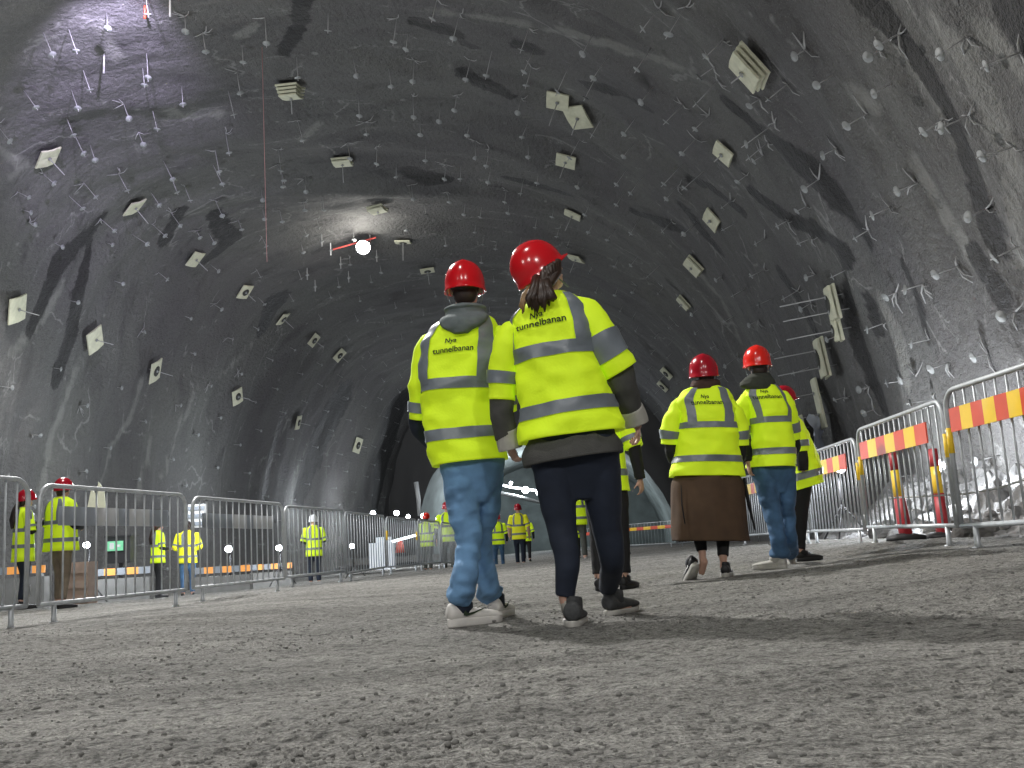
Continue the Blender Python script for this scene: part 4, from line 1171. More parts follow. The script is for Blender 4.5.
lab_r = ['steel barrier with bold striped board in front, at the picture edge by the rubble', 'steel barrier with striped board beside the two red and yellow posts', 'steel barrier with faded striped board next to the black-trousered person',
         'steel barrier glimpsed between the brown coat and blue jeans, with striped board', 'last steel barrier of the rock wall row, behind the brown coat']
for i, ((A, B), lb) in enumerate(zip(FENCES[1], lab_r)):
    Ln = V((B.x - A.x, B.y - A.y, 0)).length
    nbd = 15 if i == 0 else 7
    barrier(A, B, lb, GR, 15, (nbd, [0, 1], .10 if i == 0 else .16, (.10 + nbd * .145) if i == 0 else Ln - .30, .80, .965), True, i in (0, 1, 2))
lab_f = ['far barrier across the tunnel, behind the legs of the ponytail walker', 'far barrier across the tunnel with yellow marks, left open to view beside the brown coat', 'far barrier across the tunnel, hidden by the brown coat']
lab_f[1] = 'far barrier across the tunnel with yellow marks, between the ponytail walker and brown coat'
for (A, B), lb in zip(FENCES[2], lab_f):
    barrier(A, B, lb, GF, 15, (7, [0, 1], .1, (B - A).length - .1, .80, .94), True, False, 0)

# ------------------------------------------------------------------ drain boards on the vault
def frame_from(n, spin=0.0):
    n = V(n).normalized(); a = V((0, 1, 0)); a = (a - n * a.dot(n)).normalized(); b = n.cross(a)
    R = Matrix((a, b, n)).transposed()
    return R @ Matrix.Rotation(spin, 3, 'Z')
def drain_board(px, py, label, size=.52, w=1.0, spin=0., stand=.10, rods=((0, 0),), rodlen=.5, layers=1, hollow=False, thick=.045, tilt=0., n=None, p=None):
    if p is None: p, n, _ = hit(px, py)
    if p is None: return
    rt = empty('drain_board', p, label, 'drain board', 'foam boards on the tunnel vault')
    R = frame_from(n, spin) @ Matrix.Rotation(tilt, 3, 'X')
    W = lambda x, y, z: p + R @ V((x, y, z))
    s = size / 2; sw = s * w
    mb = MB()
    for k in range(layers):
        z = stand + k * (thick + .03)
        g = 1 - .06 * k
        # slightly bowed sheet with bevelled rim
        rows = []
        for zz, sh in ((z, .97), (z + .006, 1.0), (z + thick - .006, 1.0), (z + thick, .97)):
            r = []
            for a, b in ((-1, -1), (0, -1), (1, -1), (1, 0), (1, 1), (0, 1), (-1, 1), (-1, 0)):
                bow = .03 * (abs(a) - .5)
                r.append(W(sw * a * sh * g, s * b * sh * g, zz - bow))
            rows.append(r)
        mb.rings(rows)
    ztop = stand + layers * (thick + .03) - .03
    b = mb.obj('board', M_foam, rt, False)
    if hollow:
        mb = MB(); mb.rings([[W(sw * .52 * math.cos(t) , s * .5 * math.sin(t), zz) for t in np.linspace(0, 2 * PI, 16, endpoint=False)] for zz in (ztop - .01, ztop + .012)])
        mb.obj('opening', M_cshade, b)  # dark disc painted in for the shaded centre, the sheet is not cut
    for ox, oy in rods:
        mb = MB(); mb.tube([W(ox, oy, -.05), W(ox, oy, ztop + rodlen)], .012, 6); o = mb.obj('rod', M_rod, rt)
        mb = MB(); mb.tube([W(ox, oy, ztop + .012), W(ox, oy, ztop + .022)], .045, 10); mb.obj('washer', M_plate, o)
    return rt
R_row = 'in the row over the {}'
BOARDS = [
    (45, 154, 'pale diamond-tilted drain board high at the picture edge, rod hanging below', dict(spin=.75)),
    (132, 204, 'small pale diamond drain board below the hanging red line, by a dark streak', dict(spin=.7)),
    (193, 257, 'small square drain board with rod, third down from the big diamond board', dict(spin=.3)),
    (243, 290, 'narrow drain board with rod, level with the group of hanging rods', dict(spin=.4, hollow=True)),
    (281, 317, 'tiny drain board with rod below the group of hanging rods', dict(spin=.4, hollow=True)),
    (290, 82, 'layered drain board of several sheets beside the hanging red line', dict(layers=4, spin=.2, rodlen=.35)),
    (342, 157, 'pale square drain board with dark rim above the ceiling lamp', dict(spin=.05, layers=2)),
    (377, 205, 'tilted double drain board just above the ceiling lamp', dict(spin=.3, layers=2, rodlen=.1)),
    (403, 239, 'drain board with pale rim and dark centre beside the ceiling lamp', dict(spin=.05, hollow=True, rodlen=.6)),
    (427, 268, 'flat framed drain board with dark centre close to the hooded walker', dict(spin=.0, hollow=True)),
    (559, 98, 'upright drain board with rod, upper one of the crown pair', dict(spin=.1, rodlen=.7)),
    (579, 114, 'long tilted drain board touching the crown pair from below', dict(spin=.55, w=1.35)),
    (567, 158, 'square drain board with rod under the crown pair', dict(spin=.06)),
    (574, 212, 'square drain board straight above the ponytail walker', dict(spin=0.)),
    (577, 256, 'small drain board beside the ponytail walker helmet', dict(spin=.5)),
    (758, 61, 'large curved layered drain board near the crown, beside a dark streak', dict(layers=3, size=.62, spin=0., rodlen=.2)),
    (727, 150, 'small tilted drain board below the large layered one', dict(size=.42, w=1.15, spin=.1, rodlen=.2)),
    (715, 218, 'tilted drain board halfway down the line under the large layered one', dict(size=.46, w=1.1, spin=.15, rodlen=.1)),
    (697, 263, 'wide curved drain board near a dark streak over the brown-coat walker', dict(size=.55, w=1.2, layers=2, rodlen=.1)),
    (687, 300, 'lowest small drain board of the line over the brown-coat walker', dict(size=.5, layers=2, rodlen=.1)),
    (13, 308, 'drain board low on the far wall at the picture edge', dict(size=.62, spin=.5)),
    (88, 338, 'tilted square drain board with black shadow on the far wall', dict(size=.62, spin=.75, stand=.2)),
    (149, 369, 'drain board with an oval opening on top of a pale streak', dict(size=.65, spin=.5, hollow=True, stand=.2)),
    (235, 396, 'narrow drain board with opening, in the middle of the far wall', dict(size=.55, spin=.6, hollow=True)),
    (296, 422, 'tiny drain board with opening above a thin pale streak', dict(size=.6, hollow=True, spin=.2)),
    (312, 339, 'small framed drain board among bolts on the far wall, upper one of two', dict(size=.55, hollow=True)),
    (338, 354, 'small framed drain board among bolts on the far wall, lower one of two', dict(size=.6, hollow=True)),
    (356, 445, 'small ring-like drain board low on the dark wall by the jeans walker', dict(size=.8, hollow=True)),
    (668, 372, 'small framed drain board on the dark wall above the brown coat walker, upper', dict(size=.6, hollow=True)),
    (664, 385, 'small framed drain board on the dark wall beside the brown coat helmet, lower', dict(size=.6, hollow=True)),
]
for px, py, lb, kw in BOARDS: drain_board(px, py, lb, **kw)
# boards standing off the rock wall on pairs of rods
for px, py, lb, kw in [
    (846, 301, 'topmost drain board on the rock wall held by two long rods', dict(size=.62, w=.75)),
    (851, 327, 'small drain board tucked under the topmost rock wall board', dict(size=.42, w=.5)),
    (834, 356, 'cream drain board on two rods above the grey tilted one', dict(size=.78, w=.7)),
    (828, 402, 'long grey tilted drain board on two rods above the plastic sheet', dict(size=1.05, w=.55)),
    (812, 436, 'pale drain board behind the black-trousered person', dict(size=.95, w=.9))]:
    p, n, d = hit(px, py)
    hn = V((n.x, n.y - .15, 0)).normalized()
    nn = V((-1, .14, -.12)).normalized()
    sz = kw['size']
    R = frame_from(nn)
    up = R.transposed() @ V((0, 0, 1))
    k = sz * .22
    rods = ((0, .0),) if sz < .5 else ((up.x * k * .5, up.y * k), (-up.x * k * .5, -up.y * k))
    drain_board(px, py, lb, size=sz, w=kw['w'], stand=.18, rods=rods, rodlen=.8, layers=2 if sz < 1 else 1, thick=.05, n=nn, p=p, hollow=sz < .9)

# ------------------------------------------------------------------ rock bolts
BPX = [(682 + x / 3, y / 3) for x, y in [(125, 120), (110, 240), (318, 250), (372, 148), (597, 148), (655, 100), (795, 355), (557, 340), (280, 368), (465, 443), (412, 537), (376, 617), (245, 465), (705, 548), (626, 620), (917, 625), (320, 660), (392, 713), (858, 108), (83, 345), (42, 415), (562, 688), (260, 425), (195, 525), (150, 600), (98, 200), (865, 345), (1000, 440), (1010, 740)]]
BPX += [(682 + x / 3, 256 + y / 3) for x, y in [(830, 30), (728, 82), (645, 108), (1005, 165), (920, 293), (800, 320), (705, 360), (660, 375), (563, 392), (577, 460), (402, 55), (348, 103), (745, 250), (610, 200), (390, 140), (250, 40), (230, 190), (120, 60)]]
NEAR = len(BPX)
BPX += [(341 + x / 3, y / 3) for x, y in [(168, 52), (357, 40), (220, 178), (35, 170), (52, 283), (216, 288), (72, 365), (238, 365), (107, 437), (256, 428), (348, 282), (390, 178), (565, 82), (578, 148), (573, 200), (542, 293), (561, 368), (562, 425), (404, 421), (453, 490), (595, 497), (166, 494), (316, 492), (210, 553), (755, 103), (765, 232), (800, 170), (930, 143), (937, 260), (955, 22), (790, 342), (887, 350), (860, 505), (852, 577), (874, 433), (755, 595), (720, 527), (640, 622), (505, 612), (373, 610), (404, 667), (541, 712), (427, 707), (768, 652), (655, 683), (1012, 557), (388, 360)]]
BPX += [(x / 3, y / 3) for x, y in [(320, 40), (130, 98), (70, 270), (215, 272), (428, 205), (440, 160), (545, 260), (370, 310), (556, 47), (608, 97), (710, 213), (795, 50), (985, 40), (890, 172), (250, 212), (200, 355), (415, 395), (490, 483), (512, 528), (553, 557), (645, 450), (836, 490), (845, 522), (912, 535), (968, 590), (910, 605), (783, 572), (838, 630), (715, 660), (907, 675), (785, 710), (645, 600), (512, 637), (455, 672), (300, 655), (355, 520), (270, 435), (207, 588), (65, 628), (85, 667), (165, 730), (588, 690), (396, 703), (127, 520)]]
def bolt_shapes(p, n, rl, pr, spider, seed):
    rr = random.Random(seed)
    R = frame_from(n, rr.random() * 3)
    W = lambda x, y, z: p + R @ V((x, y, z))
    rod = MB().tube([W(0, 0, -.08), W(0, 0, rl)], .0085, 6)
    tl = Matrix.Rotation(rr.uniform(-.3, .3), 3, 'X') @ Matrix.Rotation(rr.uniform(-.3, .3), 3, 'Y')
    zc = rl * .86
    pl = MB(); rs = []
    for r, z in ((.35, -.006), (1.0, 0.0), (1.0, .006), (.4, .01), (.2, .02)):
        rs.append([W(*(tl @ V((pr * r * math.cos(a), pr * r * math.sin(a), z)) + V((0, 0, zc)))) for a in np.linspace(0, 2 * PI, 12, endpoint=False)])
    pl.rings(rs)
    sp = None
    if spider:
        sp = MB()
        for k in range(rr.choice([2, 3, 4])):
            a = rr.random() * 6.3; ln = rr.uniform(.12, .34)
            sp.tube([W(0, 0, .02), W(ln * .5 * math.cos(a), ln * .5 * math.sin(a), .035), W(ln * math.cos(a + .2), ln * math.sin(a + .2), .0)], [.016, .012, .007], 6, flat=.5)
    return rod, pl, sp
bolt_pts = []
for i, (px, py) in enumerate(BPX):
    p, n, d = hit(px, py)
    if p is not None: bolt_pts.append((px, py, p, n, d, i < NEAR))
# regular drilling grid over the rest of the vault
extra = []
for j, y in enumerate(np.arange(7, 60, 1.75)):
    for s in np.arange(1.6, sarc[-1] - 1.2, 1.75):
        i = int((s + (.85 if j % 2 else 0)) / sarc[-1] * (NS - 1))
        if i >= NS - 1: continue
        q = shell_pos(i, y + rnd.uniform(-.35, .35))
        x, yy_, w = proj(q)
        if not (-10 < x < 1034 and -10 < yy_ < 600) or w < 1: continue
        p, n, d = hit(x, yy_)
        if p is None or abs(d - (q - CAM).length) > 1.0: continue
        if min(((x - b[0]) ** 2 + (yy_ - b[1]) ** 2) for b in bolt_pts) < (400 / d) ** 2: continue
        if any((x - b[0]) ** 2 + (yy_ - b[1]) ** 2 < 200 for b in BOARDS): continue
        extra.append((x, yy_, p, n, d, False))
extra.sort(key=lambda b: b[4])
KEEP = 296 - len(bolt_pts)
def where(x, y, d):
    side = 'rock wall beside the barriers' if x > 790 and y > 200 else ('vault shoulder above the rock wall' if x > 690 else ('tunnel crown' if y < 270 and x > 200 else 'far wall beyond the work area'))
    return side
for i, (x, y, p, n, d, near) in enumerate(bolt_pts + extra[:KEEP]):
    up = n.z < -.55
    rl = (.42 + .25 * rnd.random()) if up else (.22 + .18 * rnd.random())
    if d > 30: rl *= .7
    pr = .07 if near else (.078 if up else .062)
    rod, pl, sp = bolt_shapes(p, n, rl, pr, near or rnd.random() < .45, i)
    lb = 'round-plated rock bolt sticking out of the ' + where(x, y, d)
    if near:
        rt = empty('rock_bolt', p, lb, 'rock bolt', 'rock bolts in the ' + where(x, y, d))
        rod.obj('rod', M_rod, rt); pl.obj('plate', M_plate, rt)
        if sp and sp.v: sp.obj('anchor_strap', M_mortar, rt)
    else:
        mb = MB(); mb.add(rod.v, rod.f, 0); mb.add(pl.v, pl.f, 1)
        if sp and sp.v: mb.add(sp.v, sp.f, 2)
        o = mb.obj('rock_bolt', [M_rod, M_plate, M_mortar])
        props(o, lb, 'rock bolt', 'rock bolts in the ' + where(x, y, d))
mb = MB()
for i, (x, y, p, n, d, near) in enumerate(extra[KEEP:]):
    rod, pl, sp = bolt_shapes(p, n, .3, .06, False, i + 999)
    mb.add(rod.v, rod.f, 0); mb.add(pl.v, pl.f, 1)
if mb.v:
    props(mb.obj('rock_bolts', [M_rod, M_plate]), 'many tiny rock bolts dotted over the distant end of the vault', 'rock bolts', kind='stuff')

# ------------------------------------------------------------------ lamps, hanging rods
def point(name, loc, W, rad, col, spot=None, aim=None, blend=.4, parent=None):
    l = bpy.data.lights.new(name, 'SPOT' if spot else 'POINT')
    l.energy = W; l.shadow_soft_size = rad; l.color = col
    o = bpy.data.objects.new(name, l); COL.objects.link(o); o.location = loc
    if spot:
        l.spot_size = spot; l.spot_blend = blend
        d = (V(aim) - V(loc)).normalized(); o.rotation_euler = d.to_track_quat('-Z', 'Y').to_euler()
    return o
def work_lamp(p, label, r=.14, face=None, m=M_lamp, W=0, col=(.9, .95, 1), stand=False, name='work_lamp', gz_=None, group=None, off=.3):
    if stand: r *= .62
    rt = empty(name, p if not stand else V((p.x, p.y, gz_)), label, 'lamp', group)
    f = V(face if face else (CAM - p)); f.normalize()
    R = frame_from(f)
    Wd = lambda x, y, z: p + R @ V((x, y, z))
    n = 20
    mb = MB(); mb.rings([[Wd(r * k * math.cos(a), r * k * math.sin(a), z) for a in np.linspace(0, 2 * PI, n, endpoint=False)] for k, z in ((.5, -.16), (.95, -.11), (1.12, 0.0), (1.12, .02), (1.0, .02), (1.0, -.01))])
    mb.obj('housing', M_dark, rt)
    mb = MB(); mb.rings([[Wd(r * k * math.cos(a), r * k * math.sin(a), z) for a in np.linspace(0, 2 * PI, n, endpoint=False)] for k, z in ((.98, 0), (.8, .03), (.4, .05), (.05, .055))])
    mb.obj('lens', m, rt)
    if stand:
        mb = MB(); q = V((p.x, p.y + .12, p.z - .05)); b = V((p.x, p.y + .12, gz_))
        mb.tube([q, V((b.x, b.y, b.z + .35))], .018, 8)
        for a in (0, 2.1, 4.2): mb.tube([V((b.x, b.y, b.z + .5)), V((b.x + .4 * math.cos(a), b.y + .4 * math.sin(a), b.z))], .013, 6)
        mb.obj('tripod', M_dark, rt)
    else:
        mb = MB(); mb.tube([Wd(0, 0, -.12), Wd(0, .12, -.3)], .02, 6); mb.obj('bracket', M_dark, rt)
    if W:
        l = point('lamp_light', p + f * off, W, r, col); l.parent = rt; l.matrix_parent_inverse = rt.matrix_world.inverted()
    return rt
pl, nl, dl = hit(361, 232)
lampc = pl + nl * .55
work_lamp(lampc, 'glaring round lamp hanging under the tunnel crown', r=.23, m=M_lampw, W=160, col=(1, .97, .9), name='ceiling_lamp', off=.6, face=(CAM - lampc) * 1 + V((0, 0, -8)))
def hang_rod(px, py, ln, label, m=M_rod, rad=.02, name='hanging_rod', group='thin rods hanging around the ceiling lamp', tee=True, Y=None):
    if Y is None:
        p, n, d = hit(px, py)
    else: p = at(px, py, Y)
    rt = empty(name, p, label, 'rod', group)
    mb = MB(); mb.tube([p + V((0, 0, .35)), p + V((0, 0, -ln))], rad, 6); mb.obj('rod', m, rt)
    if tee:
        mb = MB(); mb.tube([p + V((-.05, 0, -ln * .62)), p + V((.06, 0, -ln * .58))], rad * 1.5, 6); mb.obj('clip', M_plate, rt)
    return rt
for px, py, lb in [(321.5, 234, 'thin rod hanging from the crown, topmost of the cluster'), (330.5, 243, 'bright rod holding the lower end of the red bar'), (340.5, 257, 'rod hanging beneath the middle of the red bar'),
                   (348.5, 271, 'short pale rod below the one under the red bar'), (307, 268, 'rod hanging at the outer edge of the cluster, longer one'), (315, 280, 'lowest rod at the outer edge of the cluster'), (370, 235, 'bright rod at the lamp end of the red bar'), (376.5, 250, 'faint rod just below the lamp')]:
    hang_rod(px, py, .42, lb, M_white if 'bright' in lb else M_rod)
pa, _, da = hit(333, 243); pb, _, db = hit(376, 232)
A = at(333, 249.5, pa.y - .1); B = at(376, 237.5, pa.y - .1)
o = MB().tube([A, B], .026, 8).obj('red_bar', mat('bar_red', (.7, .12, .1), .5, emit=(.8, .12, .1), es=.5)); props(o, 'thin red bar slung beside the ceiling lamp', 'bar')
p0, _, _ = hit(262, 47)
o = MB().tube([p0 + V((0, 0, .2)), at(267, 262, p0.y)], .0065, 6).obj('hanging_line', M_redline); props(o, 'long thin reddish line hanging straight down from the vault', 'line')
hang_rod(145, 6, .26, 'red and white rod hanging at the top edge by the lilac light', M_bred, .022, tee=False, group='rods at the top edge')
hang_rod(170, 0, .34, 'plain white rod hanging at the top edge by the lilac light', M_white, .02, tee=False, group='rods at the top edge')
hang_rod(104, 54, .42, 'grey rod hanging in the lilac light below the top edge', M_rod, .02, tee=False, group='rods at the top edge')

# far lamps
WL = 'string of far lamps on the wall'
for px, py, lb, r in [(373, 513, 'first far lamp above the glowing ramp, farthest from the jeans walker', .26), (396.5, 513, 'second far lamp above the glowing ramp', .26), (408, 516.5, 'third far lamp above the glowing ramp, smaller', .2), (423, 516, 'far lamp beside the shorter grey-trousered watcher', .24), (438, 519, 'far lamp between the two grey-trousered watchers', .24)]:
    p = at(px, py, 50)
    work_lamp(p, lb, r=r * .5, W=260 if px in (373, 408) else 0, group=WL)
for px, py, Yd, lb, r in [(497, 485, 72, 'lamp on the far lighting beam, first one past the jeans walker', .24), (511, 483, 72, 'lamp in the middle of the far lighting beam', .2), (525.5, 490, 72, 'big lamp at the far end of the lighting beam', .42), (538, 493, 72, 'small bluish lamp past the far lighting beam', .24),
                          (663.5, 462, 66, 'largest lamp in the bright side bore by the brown coat walker', .42), (663.5, 472, 66, 'middle lamp in the bright side bore', .3), (659, 480.5, 66, 'lowest lamp in the bright side bore', .28)]:
    work_lamp(at(px, py, Yd), lb, r=r * .6, W=260 if r > .4 else 0, group='lamps in the bore beyond')
A, B = at(480, 479, 72.4), at(540, 491, 72.4)
props(MB().tube([A, A.lerp(B, .5) + V((0, 0, -.15)), B], .08, 8).obj('lighting_beam', M_tubel), 'long glowing beam carrying far lamps beyond the jeans walker', 'beam')
props(MB().tube([at(462, 497, 74), at(500, 493, 74), at(545, 503, 74)], .35, 8, flat=.4).obj('duct', M_concrete), 'pale ventilation duct under the far lighting beam', 'duct')
props(MB().tube([at(416, 482, 56), at(418.5, 500, 56), at(419, 516, 56)], [.13, .12, .08], 8).obj('wall_streak_pipe', M_white), 'pale upright pipe on the lit far wall', 'pipe')
bpy.data.objects['wall_streak_pipe'].name = 'wall_pipe'
# glowing ramp edge and white block
A, B = at(371, 547.5, 34), at(418, 534.5, 40)
props(MB().tube([A, B], .045, 8).obj('light_tube', M_tubel), 'slanting glowing tube along a ramp beyond the barriers', 'light tube')
mb = MB(); c = at(382, 556, 33)
mb.box(c, (.75, .8, .85)); mb.box(c + V((.1, -.1, .5)), (.45, .5, .2)); o = mb.obj('white_tank', mat('tank_glow', (.75, .8, .85), .4, emit=(.8, .88, 1), es=.45), None, False)  # emission stands in for lamp light falling on the block
c = at(398, 546, 38); mb = MB(); c = c + V((0, .6, 0)); mb.tube([c + V((0, 0, -.25)), c + V((0, 0, .2))], [.2, .1], 8); mb.ball(c + V((0, 0, .2)), (.1, .1, .1)); props(mb.obj('orange_buoy', M_bred), 'small orange-red cone-like marker by the glowing ramp', 'marker')
props(o, 'white block with a painted glow at the low end of the glowing tube', 'tank')
props(MB().box(at(395, 552, 40) + V((0, 1, -.3)), (4.5, 2.2, .25)).obj('ramp', M_concrete, None, False), 'low pale ramp running behind the far barriers', 'ramp')

# lamps in the work area and behind the rock-side barriers
def gl(p): return ground(p.x, p.y)
for px, py, Yd, lb, r, W in [(86.5, 545, 19, 'glaring work lamp beside the big beige-trousered person', .10, 55), (228.5, 549, 22, 'glaring work lamp behind the third barrier, first of two', .12, 70), (279, 548, 23, 'glaring work lamp behind the third barrier, by the white-helmeted person', .11, 70), (352, 546, 30, 'small work lamp behind the fifth barrier', .12, 0)]:
    p = at(px, py, Yd); work_lamp(p, lb, r=r, W=W, stand=True, gz_=gl(p), group='tripod lamps in the work area')
for px, py, Yd, lb, r, W in [(938, 466, 12.0, 'glaring lamp by the rubble behind the two striped posts', .12, 170), (840, 468, 14.5, 'lamp glowing below the plastic sheet on the rock wall', .12, 190)]:
    p = at(px, py, Yd); work_lamp(p, lb, r=r, W=W, face=(CAM - p) * .5 + V((1.5, 0, 1.5)), off=.15, group='lamps at the foot of the rock wall', stand=True, gz_=gl(p))

# plastic sheet hanging under the grey board
p, n, _ = hit(838, 440)
mb = MB(); rows = []
for i in range(15):
    t = i / 14; row = []
    for k in range(13):
        u = k / 12 - .5
        q = p + V((0, 0, .55 - 1.5 * t)) + V((-.28 - .12 * t, u * (.5 + .5 * math.sin(PI * t)), 0)) + V((u * .45, 0, 0)) + V((-.12 * noise.noise(V((u * 5, t * 6, 1))) - .35 * (1 - t) * .3, .1 * noise.noise(V((u * 4, t * 5, 6))), 0))
        row.append(q)
    rows.append(row)
mb.rings(rows, False, False, False)
props(mb.obj('plastic_sheet', M_tarp), 'crumpled bluish white plastic sheet hanging under the long grey board', 'sheet')

# red-yellow-red delineator posts
for (t, b, lb) in [((891.5, 453), (907, 541), 'red and yellow marker post behind the striped barrier, in the open middle'), ((932.5, 449), (943, 534), 'red and yellow marker post behind the striped barrier, by the glaring lamp')]:
    Yd = solveY(b[0], t[1], b[1], .86)
    B_ = at(b[0], b[1], Yd); B_.z = gl(B_); T_ = at(t[0], t[1], Yd)
    rt = empty('marker_post', B_, lb, 'marker post', 'red and yellow posts')
    ax = T_ - B_
    def seg(z0, z1, m, nm, w=.078):
        mb = MB(); mb.tube([B_ + ax * z0, B_ + ax * (z0 * .5 + z1 * .5), B_ + ax * z1], [w * (1.25 - .35 * z0), w * (1.25 - .35 * (z0 + z1) / 2), w * (1.25 - .35 * z1)], 12, flat=.55); mb.obj(nm, m, rt)
    seg(.0, .50, M_pred, 'lower_section', .085); seg(.50, .80, M_byel, 'reflective_section'); seg(.80, 1.0, M_pred, 'top_section')
    mb = MB(); mb.rings([[B_ + V((r * math.cos(a), r * .8 * math.sin(a), z)) for a in np.linspace(0, 2 * PI, 8, endpoint=False)] for r, z in ((.2, 0), (.2, .04), (.1, .07))]); mb.obj('base', M_dark, rt)

# rubble along the rock wall
def boulder(c, d, seed, m=M_rock):
    mb = MB(); mb.ball(c, d, Rm(seed), 18, 11)
    mb.v = [tuple(V(c) + (V(v) - V(c)) * (1 + .55 * noise.noise(V(v) * 1.9 / max(d[0], .25) * .5 + V((seed * 3, 0, 0))) + .16 * noise.noise(V(v) * 9) + .22 * abs(noise.noise(V(v) * 5 + V((seed, 0, 0)))) - .08)) for v in mb.v]
    return mb
def bank(y, u):
    x = 4.25 + .05 * (y - 7) + u * 1.9
    nz = (.30 * fbm(x * 1.9, y * 1.9, 2.5, 6) + .10 * abs(noise.noise(V((x * 6, y * 6, 3)))) + .05 * noise.noise(V((x * 13, y * 13, 9)))) * min(1, u * 3)
    return V((x, y, ground(x, y) - .04 + 1.0 * u ** 1.1 + nz))
mb = MB(); rows = []
for y in np.arange(3.0, 17, .075):
    rows.append([bank(float(y), k / 35) for k in range(36)])
mb.rings(rows, False, False, False)
for k in range(420):
    q = bank(rnd.uniform(4.5, 16), rnd.random() ** 1.3 * .9); r = rnd.choice([.03, .04, .05, .07, .1]) * rnd.uniform(.7, 1.3)
    b = MB().ball(q, (r * rnd.uniform(.8, 1.4), r, r * .8), Rm(rnd.random() * 6, rnd.random()), 7, 5)
    mb.add([V(v) + (V(v) - q) * .55 * noise.noise(V(v) * (1.3 / r)) for v in b.v], b.f)
props(mb.obj('rubble_bank', M_rock, None, False), 'bank of broken rock and debris heaped along the rock wall', 'rubble', kind='stuff')
for i, (y, u, d, lb) in enumerate([(8.9, .30, (.17, .16, .24), 'tallest broken boulder behind the first striped-board barrier'), (9.9, .02, (.22, .2, .15), 'low dark boulder between the two marker posts and the lamp'), (8.0, .06, (.2, .18, .13), 'flat boulder at the picture edge behind the first rock-side barrier'),
                                    (10.9, .10, (.16, .15, .12), 'small boulder behind the joint of the striped barriers'), (13, .06, (.2, .2, .17), 'grey boulder behind the faded striped barrier')]):
    p = bank(y, u) + V((0, 0, d[2] * .35))
    props(boulder(p, d, i + 1.3).obj('boulder', mat('dark_rock', (.085, .083, .08), .9, var=.4, scale=6, bump=1.0, bscale=25), None, False), lb, 'boulder', 'boulders along the rock wall')
pts = [at(x, y, Yd) for x, y, Yd in ((890, 498, 9.9), (930, 496, 9.3), (965, 494, 8.6), (995, 489, 8.0), (1030, 478, 7.4), (1080, 462, 6.8))]
props(MB().tube(pts, .009, 6).obj('cable', M_cable), 'thin pale cable sagging along the rubble behind the barriers', 'cable')

# work-area clutter behind the barrier row
for i, (x0, x1, py, Yd, lb) in enumerate([(-30, 45, 571, 18, 'low striped road barrier behind the long-haired watcher'), (70, 150, 572, 19.5, 'low striped road barrier behind the second crowd barrier'), (195, 250, 569.5, 21, 'low striped road barrier under the first glaring lamp of the third barrier'), (250, 292, 566.5, 24, 'low striped road barrier behind the third crowd barrier, by the last lamp')]):
    A, B = at(x0, py, Yd), at(x1, py, Yd); g = gl((A + B) / 2)
    A.z = B.z = (A.z + B.z) / 2
    rt = empty('road_barrier', V((A.x, A.y, g)), lb, 'road barrier', 'low striped road barriers')
    n = max(6, int((B - A).length / .2)); u = (B - A) / n
    mb = MB()
    for k in range(n): mb.box(A + u * (k + .5), (u.length, .03, .13), None, k % 2)
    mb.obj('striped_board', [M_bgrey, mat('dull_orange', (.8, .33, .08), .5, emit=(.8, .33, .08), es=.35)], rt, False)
    mb = MB(); mb.box((A + B) / 2 + V((0, .1, (g - A.z) / 2 - .08)), ((B - A).length, .25, max(.15, (A.z - g) - .1))); mb.obj('base', M_concrete, rt, False)
def sign(px, py, Yd):
    p = at(px, py, Yd); rt = empty('exit_sign', V((p.x, p.y, gl(p))), 'small green and white sign on a dark cabinet in the work area', 'sign')
    mb = MB(); mb.box(p, (.34, .03, .2)); o = mb.obj('panel', M_green, rt, False)
    mb = MB(); mb.box(p + V((-.06, -.018, 0)), (.09, .006, .13)); mb.box(p + V((.07, -.018, 0)), (.1, .006, .05)); mb.obj('symbol', M_white, o, False)
    g = gl(p); mb = MB(); mb.box(V((p.x + .05, p.y + .22, p.z - .08)), (.5, .36, .55)); mb.box(V((p.x + .05, p.y + .22, (g + p.z - .3) / 2)), (.08, .08, p.z - g - .3)); mb.box(V((p.x + .05, p.y + .22, p.z + .2)), (.56, .42, .03)); mb.obj('cabinet', M_dark, rt, False)
sign(115, 546, 21)
for px, py, Yd, d, lb, m in [(77, 582, 17.5, (.55, .4, .75), 'pale brown crate standing beside the big beige-trousered person', M_wood), (197, 516, 26, (.42, .15, .6), 'small white switch box on the far wall above the barrier joint', M_white)]:
    p = at(px, py, Yd); mb = MB()
    if m is M_wood: p.z = gl(p) + d[2] / 2
    mb.box(p, d)
    for k in (-1, 0, 1): mb.box(p + V((0, -d[1] / 2 - .01, k * d[2] * .33)), (d[0] * 1.02, .03, d[2] * .16), None, 1)
    props(mb.obj('crate' if m is M_wood else 'switch_box', [m, M_wood if m is M_wood else M_bgrey], None, False), lb, 'crate' if m is M_wood else 'box')
for px, py, Yd, h, lb in [(92, 504, 24, .5, 'pale triangular sheet propped behind the second barrier, first of two'), (99, 500, 24.4, .6, 'pale triangular sheet propped behind the second barrier, taller of two')]:
    c = at(px, py, Yd); mb = MB()
    mb.rings([[c + V((-.17, yo, -.35)), c + V((.17, yo, -.35)), c + V((.12, yo, h * .4)), c + V((-.02, yo, h * .75))] for yo in (0, .02)])
    props(mb.obj('propped_sheet', M_foam, None, False), lb, 'sheet', 'propped pale sheets')
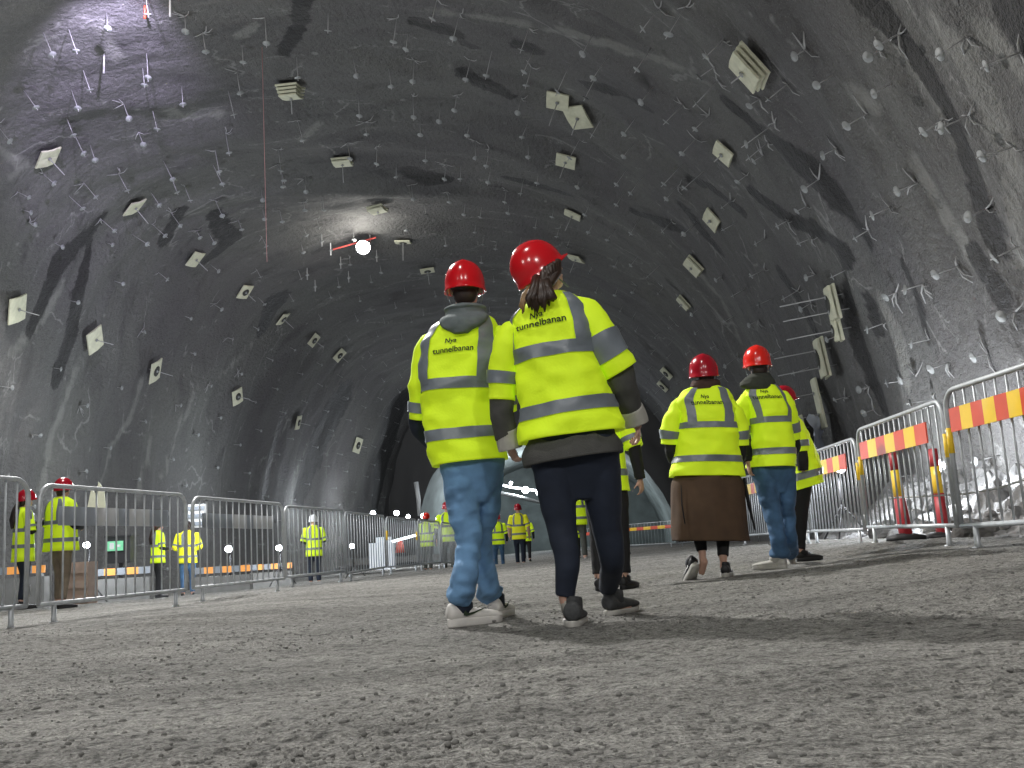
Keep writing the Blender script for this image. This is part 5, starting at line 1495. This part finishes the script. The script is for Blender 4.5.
# small dark weighted foot in front of the far barrier
p = at(628, 558, 20); g = gl(p)
mb = MB(); c = at(628, 562.5, 20)
mb.rings([[c + V((r * math.cos(a), r * math.sin(a), z)) for a in np.linspace(0, 2 * PI, 16, endpoint=False)] for r, z in ((.1, 0), (.10, .05), (.085, .12), (.05, .26), (.045, .30))])
rt = empty('sign_post', c, 'grey post in a dark cone-like foot near the far barrier', 'post')
mb.obj('foot', M_dark, rt)
MB().tube([c + V((0, 0, .25)), c + V((-.06, 0, .85))], .035, 8).obj('post', M_grey, rt)

# ------------------------------------------------------------------ light
W = SC.world or bpy.data.worlds.new('world'); SC.world = W; W.use_nodes = True
bg = W.node_tree.nodes['Background']; bg.inputs[0].default_value = (.55, .6, .66, 1); bg.inputs[1].default_value = .35
# floodlights of the site: high ahead (casts the long shadows), and several behind the viewer
pf, nf, df_ = hit(112, -75)
point('flood_ahead', pf + nf * .9, 8000, .2, (1, .97, .93), spot=math.radians(92), aim=V((-.8, 6.5, 0)), blend=.9)
point('flood_spill', pf + nf * .9, 270, .2, (1, .97, .95))
pv, nv_, dv_ = hit(122, -48); pw_, _, _ = hit(112, 90)
point('lilac_wash', pv + nv_ * .55, 2600, .06, (.74, .66, 1.0), spot=math.radians(58), aim=pw_, blend=.9)  # added spot, imitates the lilac flare as a tinted patch on the rock
for loc, e, c in [((-7.5, -5, 5.5), 800, (1, .98, .94)), ((-2.2, -6, 6.5), 800, (1, .98, .95)), ((2.6, -3.5, 5.2), 620, (1, .98, .95))]:
    point('flood_behind', V(loc), e, .2, c)
# unseen spots added to brighten the floor, without fixtures
for loc, e in [((-2.0, 2.5, 9.0), 750), ((-4.5, 12.5, 9.3), 1500), ((-2.5, 31, 8.6), 1500), ((0, 46, 8.0), 1500), ((-9.5, 20, 8.0), 1300)]:
    point('floor_fill', V(loc), e, .3, (1, .98, .95), spot=math.radians(128), aim=V((loc[0], loc[1], 0)), blend=.5)
for loc, e in [((-7.6, 17, 3.6), 600), ((-7.4, 24.5, 3.4), 520), ((-8.0, 33, 2.8), 320), ((-8.5, 44, 2.5), 200), ((-2, 54, 4.5), 200), ((0, 74, 4.5), 1500), ((-2, 66, 4.8), 700), ((6.5, 66, 4), 260)]:
    point('site_fill', V(loc), e, .2, (.85, .93, 1.0))  # unseen lights added to brighten the work-area wall and the inner bore
SC.cycles.max_bounces = 6; SC.cycles.diffuse_bounces = 3; SC.cycles.use_denoising = True
SC.cycles.sample_clamp_indirect = 4
